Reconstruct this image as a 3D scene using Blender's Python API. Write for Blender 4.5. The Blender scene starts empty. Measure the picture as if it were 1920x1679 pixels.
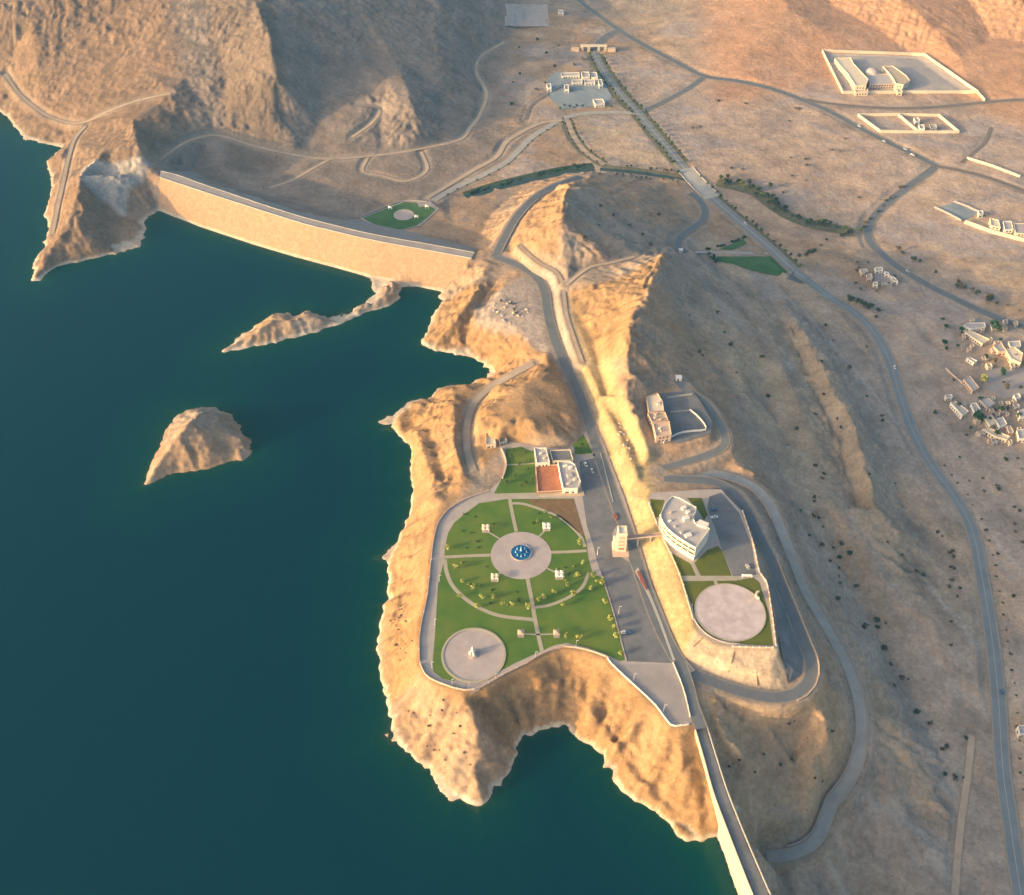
import bpy, bmesh, math, random, hashlib
import numpy as np
from mathutils import Vector, Matrix
from mathutils.geometry import delaunay_2d_cdt
rnd = random.Random(7)
sc = bpy.context.scene
COL = sc.collection
R = math.radians

# ---------------------------------------------------------------- camera
PW, PH, FPX = 1920, 1679, 1900.0
PITCH, CZ = R(44.7), 555.0
FWD = np.array([0, math.cos(PITCH), -math.sin(PITCH)])
UPV = np.array([0, math.sin(PITCH), math.cos(PITCH)])
def ray(px, py):
    d = FWD + UPV * (-(py - PH / 2) / FPX)
    d = d.copy(); d[0] = (px - PW / 2) / FPX
    return d
def at(px, py, z):
    d = ray(px, py); t = (z - CZ) / d[2]
    return np.array([d[0] * t, d[1] * t, z])
cam = bpy.data.cameras.new('camera'); camo = bpy.data.objects.new('camera', cam); COL.objects.link(camo)
camo.location = (0, 0, CZ); camo.rotation_euler = (math.pi / 2 - PITCH, 0, 0)
cam.sensor_fit = 'HORIZONTAL'; cam.sensor_width = 36; cam.lens = FPX / PW * 36
cam.clip_start = 1; cam.clip_end = 30000
sc.camera = camo

# ---------------------------------------------------------------- numpy noise
def _hash(ix, iy, s):
    h = (ix.astype(np.int64) * 374761393 + iy.astype(np.int64) * 668265263 + s * 1442695041) & 0x7fffffff
    h = (h ^ (h >> 13)) * 1274126177 & 0x7fffffff
    h = h ^ (h >> 16)
    return (h & 0xffff) / 65535.0
def vnoise(x, y, s=0):
    ix = np.floor(x); iy = np.floor(y); fx = x - ix; fy = y - iy
    fx = fx * fx * fx * (fx * (fx * 6 - 15) + 10); fy = fy * fy * fy * (fy * (fy * 6 - 15) + 10)
    a = _hash(ix, iy, s); b = _hash(ix + 1, iy, s); c = _hash(ix, iy + 1, s); d = _hash(ix + 1, iy + 1, s)
    return (a * (1 - fx) + b * fx) * (1 - fy) + (c * (1 - fx) + d * fx) * fy
def fbm(x, y, wl, octs=4, s=0, ridged=False, gain=.5):
    v = 0; a = 1; tot = 0
    for o in range(octs):
        c, q = math.cos(o * 1.1 + s), math.sin(o * 1.1 + s)
        n = vnoise((x * c - y * q) / wl + 17.3 * o, (x * q + y * c) / wl - 9.1 * o, s + o)
        if ridged: n = 1 - np.abs(2 * n - 1)
        v = v + a * n; tot += a; a *= gain; wl *= .5
    return v / tot

# ---------------------------------------------------------------- terrain data: px, py, z (water level is 0)
SHORE_A = [(-320,60),(-120,150),(0,209),(19,225),(48,258),(85,271),(120,277),(100,293),(89,304),(96,325),(98,355),(86,405),(92,430),(82,465),(62,492),(61,510),(78,528),(88,515),(108,500),(150,490),(212,475),(260,465),(272,435),(274,415),(280,405),(298,394)]
D1_L = [(298,394),(332,408),(375,425),(480,460),(555,482),(630,502),(692,520),(726,526)]
SPUR = [(726,527),(705,552),(675,572),(635,602),(615,597),(592,591),(577,585),(555,592),(517,587),(500,600),(480,611),(437,642),(412,661),(425,661),(480,650),(530,637),(580,625),(620,612),(640,606),(670,592),(710,570),(742,552),(750,534)]
D1_L2 = [(750,534),(780,537),(830,547)]
SHORE_B = [(830,547),(825,562),(812,600),(797,627),(787,647),(812,657),(855,665),(892,675),(922,692),(912,705),(875,720),(820,732),(807,745),(772,752),(750,770),(712,792),(737,797),(755,810),(772,835),(774,875),(775,937),(767,970),(747,1010),(717,1037),(727,1062),(725,1120),(717,1166),(710,1214),(714,1283),(729,1340),(731,1363),(719,1380),(749,1403),(811,1446),(837,1480),(872,1502),(912,1506),(917,1475),(952,1452),(963,1434),(980,1383),(1009,1370),(1043,1369),(1080,1380),(1112,1400),(1140,1430),(1152,1470),(1182,1497),(1220,1515),(1250,1535),(1280,1550),(1307,1575),(1332,1590),(1350,1598)]
D2_L = [(1350,1598),(1355,1607),(1370,1640),(1385,1680),(1425,1770),(1480,1890)]
ISLE = [(267,912),(277,880),(292,845),(307,812),(320,790),(345,772),(375,765),(407,766),(432,777),(447,792),(455,810),(465,822),(467,857),(445,866),(427,866),(390,877),(370,886),(340,886),(302,900)]
LAKE = SHORE_A + D1_L[1:] + SPUR[1:] + D1_L2[1:] + SHORE_B[1:] + D2_L[1:] + [(1500,2600),(-1800,2600),(-1800,60)]
# far embankment dam (crest 24) and near concrete dam (crest 25)
C1, C2 = 24.0, 25.0
D1_U = [(300,334),(330,344),(375,359),(430,377),(480,393),(530,409),(580,424),(630,436),(680,448),(730,458),(780,467),(830,476),(884,486)]
D1_D = [(301,321),(334,329),(372,343),(428,362),(478,379),(530,396),(581,411),(632,424),(682,436),(733,446),(785,455),(836,464),(890,474)]
D1_T = [(330,318),(360,322),(390,334),(440,348),(490,363),(545,380),(602,394),(650,405),(695,419),(745,430),(800,441),(845,451),(893,466)]
D2_W = [(1295,1360),(1312,1410),(1325,1460),(1332,1500),(1350,1585),(1370,1640),(1385,1680),(1425,1770),(1480,1890)]
D2_U = [(1300,1362),(1317,1420),(1335,1485),(1355,1540),(1382,1610),(1410,1680),(1450,1770),(1510,1890)]
D2_R = [(1325,1357),(1342,1412),(1362,1475),(1385,1535),(1415,1607),(1447,1680),(1492,1772),(1555,1890)]
GARDEN = [(935,838),(946,872),(940,900),(917,920),(875,935),(840,955),(820,982),(811,1020),(808,1050),(800,1120),(791,1160),(785,1200),(786,1243),(797,1266),(814,1277),(837,1286),(872,1296),(906,1289),(946,1266),(986,1246),(1020,1226),(1057,1214),(1100,1220),(1137,1233),(1147,1247),(1195,1292),(1230,1325),(1257,1360),(1292,1359),(1306,1350),(1296,1275),(1276,1228),(1250,1165),(1222,1095),(1205,1040),(1188,985),(1168,925),(1148,875),(1128,820),(1110,790),(1097,812),(1085,832),(1060,842),(1010,838),(980,832),(955,828)]
UPPER = [(1216,938),(1222,924),(1262,922),(1320,918),(1352,918),(1388,956),(1412,1020),(1424,1075),(1436,1090),(1446,1150),(1454,1214),(1372,1212),(1340,1204),(1312,1186),(1300,1165),(1290,1130),(1275,1080),(1258,1040),(1238,1000),(1225,965)]
YARD = [(1238,738),(1298,732),(1318,760),(1336,792),(1332,814),(1272,832),(1234,826),(1214,758)]
LOTN = [(1205,880),(1232,874),(1262,886),(1265,904),(1232,912),(1208,904)]
FGARD = [(674,410),(760,376),(806,378),(824,392),(788,424),(742,434),(700,424)]
ZG, ZU, ZY, ZF = 28.0, 36.0, 41.0, -3.0
PADS = [(GARDEN, ZG), (UPPER, ZU), (YARD, ZY), (LOTN, 35.5), (FGARD, ZF)]

L3 = lambda pts, z: [(a, b, z) for a, b in pts]
BREAK = [L3(SHORE_A,0), L3(D1_L,0), L3(SPUR,0), L3(D1_L2,0), L3(SHORE_B,0), L3(D2_L[:2],0), L3([(1344,1602),(1352,1622),(1364,1648),(1380,1690),(1420,1778),(1475,1898)],-8), L3(ISLE+ISLE[:1],0),
 L3(D1_U,C1-1.5), L3(D1_D,C1-1.5), L3(D1_T,-1.5),
 [(a,b,z) for (a,b),z in zip(D2_U,(23.5,20,14,6,-7,-12,-14,-14))], [(a,b,z) for (a,b),z in zip(D2_R,(23.5,19,9,-4,-16,-30,-38,-42))],
 # near dam downstream toe and bank
 [(1330,1345,22),(1355,1405,15),(1385,1470,4),(1410,1530,-8),(1435,1600,-20),(1475,1680,-34),(1530,1772,-42),(1600,1890,-46)],
 # isles
 [(269,908,1.5),(300,860,12),(325,825,19),(350,798,23),(378,774,22)], [(378,774,22),(420,800,13),(452,830,7)], [(378,774,22),(384,830,13),(362,870,4)],
 [(420,656,2),(480,630,6),(517,596,10),(540,604,8),(577,591,10),(615,604,3),(636,604,1)],[(640,603,1),(690,572,5),(728,545,9),(740,530,11)],
 # west headland and abutment hill
 [(70,520,2),(88,485,8),(110,450,17),(136,400,26),(150,360,31),(153,328,33)], [(150,360,31),(153,400,26),(154,440,19),(152,472,8)],
 [(153,328,33),(220,327,28),(290,323,25)], [(172,350,17),(225,348,15),(278,348,14)],
 [(200,285,40),(230,245,54),(250,222,64),(258,262,54),(270,298,38),(287,318,27)],
 [(250,222,64),(300,218,58),(320,216,52)],[(300,195,64),(318,168,82),(326,200,60),(330,218,48)],
 [(345,240,34),(335,285,14),(345,310,6)],
 [(100,300,8),(118,290,14),(150,250,26),(185,225,38)],[(106,345,6),(128,315,9),(150,275,16),(170,240,30)],
 # mountain
 [(-60,130,40),(30,150,38),(80,190,28),(120,215,26),(160,225,33)],
 [(20,110,62),(70,140,58),(118,152,56),(140,190,40)],
 [(-80,20,150),(60,40,128),(150,60,112),(220,90,98),(270,130,88)],
 [(320,-40,185),(318,10,160),(306,60,130),(330,110,106),(346,150,84),(372,186,58)],
 [(390,20,158),(412,90,116),(424,150,80),(420,210,42)],
 [(470,-60,215),(482,10,178),(500,60,164),(512,110,138),(520,150,104),(500,200,60),(478,246,22)],
 [(560,-60,185),(590,20,138),(600,90,96),(600,160,52),(590,230,16)],
 [(680,-60,150),(690,30,104),(672,110,66),(690,170,42),(708,210,20)],[(700,200,32),(680,205,28)],
 [(700,110,60),(728,150,55),(748,190,44),(758,225,24)],[(735,110,58),(758,150,55),(772,190,46),(780,225,26),(786,258,6)],
 [(800,-60,110),(815,20,72),(820,100,40),(826,170,16),(830,240,2)],
 [(930,-60,20),(925,20,14),(905,80,4)],
 # foot track
 [(300,300,16),(350,266,14),(400,254,12),(480,275,4),(560,292,1),(620,298,-1),(720,290,-2),(800,277,-3),(862,262,-4),(900,215,-5),(910,175,-5),(893,135,-4),(900,105,-3),(945,80,-4)],
 # flat north plain
 [(420,318,4),(520,322,-3),(600,345,-5),(680,330,-6),(790,340,-7)], [(650,380,-5),(730,362,-6),(830,340,-8)], [(840,385,-6),(850,420,-4),(848,446,-2)],
 # west toe of hill D road bank
 [(905,470,2),(900,440,-1),(928,390,-5),(965,362,-6),(1010,342,-7),(1060,327,-8),(1110,322,-9)],
 # hill D
 [(1098,326,2),(1082,336,20),(1068,352,38),(1060,378,50),(1054,410,56),(1048,445,52),(1043,484,40)],
 [(1200,330,-10),(1245,345,-10),(1285,352,-10)],[(1285,352,-10),(1312,380,-12),(1300,420,-9),(1275,455,0),(1280,478,4)],
 [(1110,352,26),(1160,372,18),(1215,410,10)], [(1105,420,36),(1160,440,24),(1220,462,14)],
 [(1044,490,38),(1085,507,33),(1150,500,34),(1205,480,32)],
 # peak E
 [(1245,477,46),(1232,505,54),(1212,545,62),(1186,590,66),(1172,625,66),(1177,655,62),(1192,690,57),(1206,715,52)],
 [(1245,477,46),(1185,513,44),(1122,529,40),(1076,528,36)],
 [(1074,545,33),(1078,575,33),(1092,604,34),(1115,640,35),(1128,690,35),(1142,745,34)],
 [(1262,472,20),(1300,485,0),(1345,505,-6),(1400,530,-14)],
 [(1270,560,30),(1300,640,30),(1290,690,36)], [(1340,560,6),(1370,620,8),(1350,680,18)],
 # eastern slopes and low ridges
 [(1362,680,16),(1385,700,15),(1400,735,10)],[(1420,660,0),(1418,710,-1),(1440,760,-4),(1470,820,-8)],
 [(1425,570,-8),(1450,640,-2),(1475,700,-2),(1505,770,-4),(1530,830,-7),(1550,880,-12)],
 [(1440,560,-16),(1490,640,-14),(1525,720,-14),(1560,800,-16),(1590,880,-19),(1620,960,-24)],
 [(1470,560,-13),(1520,640,-5),(1560,720,-4),(1600,800,-5),(1622,880,-8),(1640,950,-12),(1690,1000,-22)],
 [(1500,560,-20),(1560,640,-22),(1610,720,-25),(1640,800,-28),(1668,880,-31),(1700,960,-34),(1740,1040,-37)],
 # gully east of second road
 [(1480,880,2),(1520,940,-6),(1560,1010,-18),(1590,1080,-28),(1640,1180,-36),(1680,1260,-40),(1720,1340,-42),(1770,1440,-44),(1810,1560,-47),(1840,1680,-49)],
 [(1560,950,-8),(1620,1030,-16),(1660,1090,-22),(1740,1160,-30),(1790,1260,-36)],
 [(1630,1330,-16),(1650,1420,-26),(1640,1500,-34),(1600,1580,-40),(1570,1680,-46)],
 # main bank: cliffs of the terrace and the inlet
 [(748,792,8),(780,808,15),(797,860,21),(812,905,25),(820,940,27)],[(800,800,12),(818,850,17),(832,900,23),(838,930,26)],
 [(800,770,13),(826,752,17),(852,735,19),(905,712,14),(950,690,17)],
 [(850,762,26),(849,800,30),(856,850,31),(860,893,30)],
 [(925,722,24),(960,706,27),(1000,686,28)],[(900,640,9),(925,665,8),(932,688,4)],[(889,586,20),(906,596,22),(936,606,24),(964,617,25),(981,640,26),(987,664,25.5)],
 [(898,799,33),(912,768,36),(944,740,39),(980,718,41),(1010,700,40),(1031,669,31)],[(935,800,40),(985,790,42),(1040,780,40)],[(960,815,36),(1010,822,35),(1055,826,33)],
 [(1060,700,34),(1078,750,36),(1090,790,33)],
 [(918,493,25),(905,520,25),(891,550,24),(872,577,21),(850,602,15),(820,635,5)],[(930,525,21),(908,556,18),(888,580,15),(874,615,8),(868,650,2)],
 [(940,530,23),(930,570,24),(970,590,25)],
 [(800,1300,20),(790,1340,12),(780,1385,6)],[(868,1303,27),(888,1345,25),(900,1420,16),(910,1494,3)],
 [(905,1310,20),(930,1350,13),(945,1420,4)],[(960,1290,18),(968,1350,7)],[(1025,1245,25),(1030,1300,16),(1020,1350,4)],
 [(1075,1243,22),(1095,1290,16),(1125,1340,11.5),(1165,1402,8.5),(1215,1467,6.5),(1265,1520,4),(1315,1570,2)],
 [(1042,1262,20),(1056,1295,16),(1088,1322,14.2),(1120,1352,12.8),(1147,1388,10.6),(1182,1442,8.6),(1232,1502,7),(1288,1556,5)],
 [(1165,1290,24),(1202,1330,24),(1242,1385,22),(1277,1435,19.5),(1302,1480,16),(1322,1530,10)],
 [(1262,1372,26),(1285,1400,22),(1312,1450,17),(1326,1490,13)],
 # near road berm, bench and upper slopes
 [(1052,560,34),(1072,620,35),(1095,680,36),(1120,740,37),(1150,800,38),(1175,850,38),(1196,895,37)],
 [(1150,700,47),(1172,745,50),(1196,800,48),(1214,850,42),(1218,866,38)],
 [(1165,790,36),(1185,830,36),(1200,870,36)],
 [(1195,700,50),(1222,745,43)],
 # slopes below hairpin
 [(1328,1318,25),(1352,1362,24),(1376,1402,19),(1395,1425,12)],[(1400,1340,15),(1440,1345,11),(1490,1345,7)],[(1545,1335,12),(1556,1370,8),(1535,1405,2)],[(1500,1370,0),(1490,1400,-4)],
 [(1420,1400,4),(1450,1430,0)],[(1420,1480,-8),(1480,1480,-12),(1530,1480,-10)],[(1440,1570,-22),(1490,1560,-22),(1530,1530,-20)],
 [(1540,1250,10),(1560,1300,6),(1565,1360,2),(1560,1420,-6)],
 # hairpin interior ground
 [(1462,1225,30),(1480,1262,26)],
 # east / north plains
 [(1100,-40,-4),(1200,60,-6),(1310,140,-8),(1420,160,-9),(1540,195,-10),(1680,262,-14),(1752,310,-16)],
 [(1310,-60,30),(1330,20,14),(1400,90,4),(1520,120,-6)],[(1450,-60,60),(1480,20,36),(1560,60,14),(1640,95,-4)],[(1520,-60,45),(1560,10,22),(1650,60,4)],
 [(1640,-60,90),(1700,10,54),(1760,60,24),(1800,110,2)],[(1760,-60,70),(1830,20,34),(1860,70,8)],[(1860,-60,100),(1930,20,60),(1960,90,12)],
 [(1700,95,-6),(1830,190,-11),(1960,180,-8)],[(1960,300,-14),(1800,330,-16)],
 [(1290,335,-11),(1375,405,-13),(1465,485,-17),(1560,555,-22),(1640,620,-27),(1690,730,-31),(1745,870,-34),(1825,1000,-37),(1855,1150,-40),(1875,1320,-43),(1885,1480,-45),(1905,1700,-48)],
 [(1752,310,-16),(1640,410,-22),(1640,450,-23),(1760,540,-27),(1960,620,-28)],
 [(1980,800,-31),(1980,1100,-38),(1980,1500,-43),(1990,1750,-46)],
 [(1440,200,-10),(1520,300,-13),(1500,400,-16)],
 [(990,30,-3),(1030,160,-7),(1130,200,-8),(1180,310,-10)],[(960,280,-7),(1060,235,-8)],
]
# roads: name, width, pts (px,py,z or None), kind
ROADS = [
 ('main', 9.0, [(928,482,24),(952,490,24.5),(985,505,25),(1010,525,26),(1022,550,26.5),(1028,590,27),(1040,635,28),(1058,680,29),(1080,725,29.5),(1097,770,29),(1110,810,28.3),(1123,850,28)], 'asphalt'),
 ('hillroad', 8.0, [(928,482,24),(945,448,24),(968,408,23),(1000,374,20),(1035,351,16),(1066,340,13),(1088,331,8)], 'asphalt'),
 ('hairpin', 8.5, [(1290,1262,27.2),(1315,1270,26.5),(1345,1282,25.5),(1390,1297,24.5),(1437,1307,23.5),(1475,1306,23),(1503,1294,22.8),(1520,1270,22.8),(1520,1237,23),(1505,1200,23.8),(1485,1150,25),(1462,1095,26.5),(1445,1050,28),(1422,1005,29.5),(1402,962,31),(1380,930,32.5),(1352,909,33.5),(1315,901,34.5),(1275,899,35.2),(1245,897,35.5)], 'asphalt'),
 ('lower', 7.5, [(1235,882,36),(1290,885,33),(1335,888,31),(1378,897,28.5),(1418,917,26),(1445,950,23),(1467,1000,19),(1488,1050,15.5),(1510,1105,11),(1535,1150,6),(1562,1195,1),(1588,1245,-4),(1606,1295,-9),(1615,1345,-14),(1613,1400,-19),(1602,1442,-24),(1582,1478,-29),(1560,1506,-31.5),(1548,1540,-34),(1528,1578,-36),(1490,1600,-38),(1438,1607,-40)], 'concrete'),
 ('yardroad', 7.0, [(1268,712,41),(1290,735,40.5),(1318,752,39.5),(1340,780,38.5),(1357,810,37.5),(1358,835,36.5),(1330,852,36),(1290,865,36),(1245,878,36)], 'asphalt'),
 ('shoretrack', 6.0, [(1000,682,26),(955,706,23),(915,730,20),(887,760,20),(875,800,22),(877,850,25),(888,885,27)], 'shore'),
]
for r in ROADS: BREAK.append(r[2])
PTS = [(400,200,46),(150,400,20),(178,430,9),(205,435,6),(215,400,9),(240,420,5),(240,450,2),(185,390,12),(350,330,3),(880,400,-4),(880,350,-8),(880,320,-8)]
# world-space anchors far outside the picture (x, y, z)
FAR = [(-6000,9000,250),(0,9000,160),(6000,9000,120),(6000,3000,20),(6000,500,-30),(6000,-3000,-50),(1200,-3000,-55),(700,-600,-55),(420,0,-50),(900,300,-45),(1300,800,-35),(1500,1500,10),
 (-1200,2200,240),(-300,2300,220),(400,2300,90),(1100,2300,100),(-1500,1500,120),(-1500,1250,50),(-6000,3000,200),(-6000,900,-30),(-1500,900,-30),(-6000,-3000,-40),(-1500,300,-30),(-600,-800,-40),(60,-900,-40),(-6000,0,-35),(0,100,-35),(-350,150,-30)]

def inpoly(poly, x, y):
    x = np.asarray(x, float); y = np.asarray(y, float); c = np.zeros(x.shape, bool); n = len(poly)
    for i in range(n):
        x1, y1 = poly[i][:2]; x2, y2 = poly[(i + 1) % n][:2]
        if y1 == y2: continue
        k = ((y1 > y) != (y2 > y)) & (x < (x2 - x1) * (y - y1) / (y2 - y1) + x1)
        c ^= k
    return c
def segdist(poly, x, y, closed=True):
    x = np.asarray(x, float); y = np.asarray(y, float); best = np.full(x.shape, 1e18); n = len(poly)
    for i in range(n if closed else n - 1):
        x1, y1 = poly[i][:2]; x2, y2 = poly[(i + 1) % n][:2]
        dx, dy = x2 - x1, y2 - y1; q = dx * dx + dy * dy
        t = np.clip(((x - x1) * dx + (y - y1) * dy) / q, 0, 1) if q else 0
        best = np.minimum(best, (x - x1 - t * dx) ** 2 + (y - y1 - t * dy) ** 2)
    return np.sqrt(best)
def W2(poly, z): return [tuple(at(a, b, z)[:2]) for a, b in poly]

def zfix(px, py, z):
    # mountain slopes rise at 25 to 35 degrees away from the viewer
    if py < 262 and px < 1000 and z > 8: return 8 + (z - 8) * .47
    if py < 140 and px > 1000 and z > 0: return z * .42
    if py < 330 and px < 345 and z > 30: return 30 + (z - 30) * .6
    return z
BREAK = [[(a, b, zfix(a, b, z)) for a, b, z in l] for l in BREAK]
PTS = [(a, b, zfix(a, b, z)) for a, b, z in PTS]
V2, V3, EDG = [], [], []
def addline(pts3, closed=False):
    s = len(V2)
    for p in pts3: V2.append((p[0], p[1])); V3.append(p[2])
    for i in range(len(pts3) - 1): EDG.append((s + i, s + i + 1))
    if closed: EDG.append((s + len(pts3) - 1, s))
for b in BREAK: addline([at(*p) for p in b])
for poly, z in PADS: addline([at(a, b, z) for a, b in poly], True)
for p in PTS: addline([at(*p)])
for p in FAR: addline([p])
# lake bed, deeper away from the shore
LAKEW = W2(LAKE, 0)
gx, gy = np.meshgrid(np.arange(-40, 1500, 34), np.arange(215, 1850, 34))
gx, gy = gx.ravel(), gy.ravel()
lw = np.array([at(a, b, 0)[:2] for a, b in zip(gx, gy)])
ISLEW = W2(ISLE, 0)
ins = inpoly(LAKEW, lw[:, 0], lw[:, 1]) & ~inpoly(ISLEW, lw[:, 0], lw[:, 1])
dd = np.minimum(segdist(LAKEW, lw[:, 0], lw[:, 1]), segdist(ISLEW, lw[:, 0], lw[:, 1]))
for (x, y), i, d in zip(lw, ins, dd):
    if i and d > 9: addline([(x, y, -max(4, min(32, d * .55)))])
res = delaunay_2d_cdt([Vector(v) for v in V2], EDG, [], 0, 1e-3, True)
tv, _, tf, orig = res[0], res[1], res[2], res[3]
V2a = np.array(V2); V3a = np.array(V3); Ea = np.array(EDG)
TX = np.array([v.x for v in tv]); TY = np.array([v.y for v in tv]); TZ = np.zeros(len(tv))
for i, o in enumerate(orig):
    if len(o): TZ[i] = np.mean(V3a[list(o)])
    else:
        a, b = V2a[Ea[:, 0]], V2a[Ea[:, 1]]; d = b - a; q = (d ** 2).sum(1) + 1e-12
        t = np.clip((((TX[i] - a[:, 0]) * d[:, 0] + (TY[i] - a[:, 1]) * d[:, 1]) / q), 0, 1)
        e = (a[:, 0] + t * d[:, 0] - TX[i]) ** 2 + (a[:, 1] + t * d[:, 1] - TY[i]) ** 2
        k = np.where(e < 4e-3)[0]
        if not len(k): k = [int(np.argmin(e))]
        TZ[i] = np.mean([V3a[Ea[j, 0]] * (1 - t[j]) + V3a[Ea[j, 1]] * t[j] for j in k])
# grid
GS = .78
def axis(lo, hi, st0, st1, far_lo, far_hi):
    a = [lo]
    while a[-1] < hi:
        f = (a[-1] - lo) / (hi - lo); a.append(a[-1] + (st0 + (st1 - st0) * f) * GS)
    s = st0 * GS; b = []; x = lo
    while x > far_lo: s *= 1.28; x -= s; b.append(x)
    s = st1 * GS; x = a[-1]
    while x < far_hi: s *= 1.28; x += s; a.append(x)
    return np.array(b[::-1] + a)
XS = axis(-760, 790, 1.9, 1.9, -5200, 5200); YS = axis(165, 1560, 1.35, 3.0, -2500, 8000)
NX, NY = len(XS), len(YS)
Z = np.full((NY, NX), np.nan)
for f in tf:
    for k in range(1, len(f) - 1):
        i0, i1, i2 = f[0], f[k], f[k + 1]
        x0, y0, x1, y1, x2, y2 = TX[i0], TY[i0], TX[i1], TY[i1], TX[i2], TY[i2]
        den = (y1 - y2) * (x0 - x2) + (x2 - x1) * (y0 - y2)
        if abs(den) < 1e-9: continue
        a0, a1 = np.searchsorted(XS, [min(x0, x1, x2) - 1e-6, max(x0, x1, x2) + 1e-6])
        b0, b1 = np.searchsorted(YS, [min(y0, y1, y2) - 1e-6, max(y0, y1, y2) + 1e-6])
        if a1 <= a0 or b1 <= b0: continue
        xx = XS[a0:a1][None]; yy = YS[b0:b1][:, None]
        l0 = ((y1 - y2) * (xx - x2) + (x2 - x1) * (yy - y2)) / den
        l1 = ((y2 - y0) * (xx - x2) + (x0 - x2) * (yy - y2)) / den
        l2 = 1 - l0 - l1
        m = (l0 >= -1e-7) & (l1 >= -1e-7) & (l2 >= -1e-7)
        sub = Z[b0:b1, a0:a1]; sub[m] = (l0 * TZ[i0] + l1 * TZ[i1] + l2 * TZ[i2])[m]
Z[np.isnan(Z)] = -30
def blur(A, s):
    n = int(s * 3) + 1; k = np.exp(-.5 * (np.arange(-n, n + 1) / s) ** 2); k /= k.sum()
    for ax in (0, 1):
        P = np.pad(A, [(n, n) if a == ax else (0, 0) for a in (0, 1)], mode='edge'); B = 0
        for i, w in enumerate(k):
            B = B + w * (P[i:i + A.shape[0]] if ax == 0 else P[:, i:i + A.shape[1]])
        A = B
    return A
XX, YY = np.meshgrid(XS, YS)
ZT = blur(Z, .75 / GS)
GY, GX = np.gradient(ZT, YS, XS)
SL = blur(np.hypot(GX, GY), 2.5)
# ---------------------------------------------------------------- roads that follow the ground
ROADS += [
 ('boulevard', 11.0, [(1113,97),(1125,122),(1150,160),(1175,190),(1197,213),(1225,247),(1262,290),(1295,330),(1330,366),(1372,403),(1415,440),(1455,475),(1490,508),(1512,524)], 'avenue'),
 ('east', 10.5, [(1512,524),(1560,560),(1600,585),(1632,615),(1655,650),(1672,690),(1684,730),(1697,770),(1712,810),(1735,855),(1762,895),(1790,932),(1815,975),(1830,1020),(1838,1065),(1848,1120),(1856,1170),(1864,1230),(1870,1290),(1874,1340),(1877,1400),(1882,1460),(1892,1530),(1905,1620),(1918,1700)], 'valley'),
 ('north', 8.0, [(1050,-30),(1090,5),(1130,35),(1165,60),(1220,92),(1270,118),(1320,143),(1380,152),(1440,165),(1500,186),(1560,212),(1620,245),(1680,275),(1725,296),(1755,312)], 'asphalt'),
 ('village', 9.5, [(1755,312),(1735,327),(1700,352),(1665,380),(1640,405),(1628,430),(1632,455),(1655,478),(1690,505),(1740,535),(1790,560),(1850,588),(1940,622)], 'asphalt'),
 ('branch', 6.0, [(1755,312),(1800,320),(1860,336),(1940,366)], 'track'),
 ('compound', 6.0, [(1500,186),(1560,195),(1640,202),(1720,203),(1800,197),(1870,190),(1940,186)], 'track'),
 ('cross', 7.0, [(1197,213),(1240,193),(1290,166),(1320,144)], 'asphalt'),
 ('west', 7.5, [(1197,213),(1150,211),(1100,213),(1070,218),(1050,226),(1022,242),(995,260),(970,285),(945,307),(905,329),(860,350),(812,376)], 'concrete'),
 ('west_embankment', 6.0, [(1050,226),(1015,231),(978,248),(948,268),(930,295),(890,318),(845,345),(800,372)], 'dirt'),
 ('link', 7.0, [(1063,224),(1075,255),(1098,285),(1135,310)], 'dirt'),
 ('gate', 12.0, [(1113,97),(1118,86),(1135,70),(1158,58)], 'asphalt'),
 ('bend', 8.0, [(1294,362),(1312,377),(1322,397),(1315,416),(1295,430),(1276,446),(1272,462),(1287,474)], 'asphalt'),
 ('foot_track', 5.0, [(300,300),(350,266),(400,254),(440,262),(480,275),(560,292),(620,298),(720,290),(800,277),(862,262),(882,240),(900,215),(912,175),(893,135),(903,105),(945,80)], 'dirt'),
 ('spur_track', 4.0, [(618,299),(580,320),(545,340),(505,352)], 'dirt'),
 ('yard_track', 4.0, [(690,294),(680,322),(715,330),(760,340),(800,320),(790,285)], 'dirt'),
 ('hill_track', 3.5, [(668,195),(710,204),(700,228),(660,258)], 'dirt'),
 ('mountain_track', 4.0, [(10,138),(35,175),(70,205),(100,222),(150,232),(200,210),(255,190),(320,175)], 'dirt'),
 ('headland_track', 4.0, [(160,236),(140,262),(128,300),(118,345),(108,390),(98,440)], 'dirt'),
 ('ridge_track', 3.5, [(975,462),(1010,492),(1045,512),(1056,545),(1062,590),(1076,635),(1092,680)], 'dirt'),
 ('saddle_track', 3.5, [(1062,535),(1085,515),(1110,500),(1150,492),(1190,482)], 'dirt'),
 ('plain_track', 4.0, [(1858,240),(1845,268),(1818,292),(1802,306)], 'track'),
 ('wadi_track', 5.0, [(1790,1679),(1800,1560),(1815,1450),(1822,1380)], 'dirt'),
 ('quarry_track', 4.0, [(1113,130),(1050,165),(1000,195),(985,225)], 'track'),
]
def bil(A, x, y):
    i = np.clip(np.searchsorted(XS, x) - 1, 0, NX - 2); j = np.clip(np.searchsorted(YS, y) - 1, 0, NY - 2)
    u = (x - XS[i]) / (XS[i + 1] - XS[i]); v = (y - YS[j]) / (YS[j + 1] - YS[j])
    return (A[j, i] * (1 - u) + A[j, i + 1] * u) * (1 - v) + (A[j + 1, i] * (1 - u) + A[j + 1, i + 1] * u) * v
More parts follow.
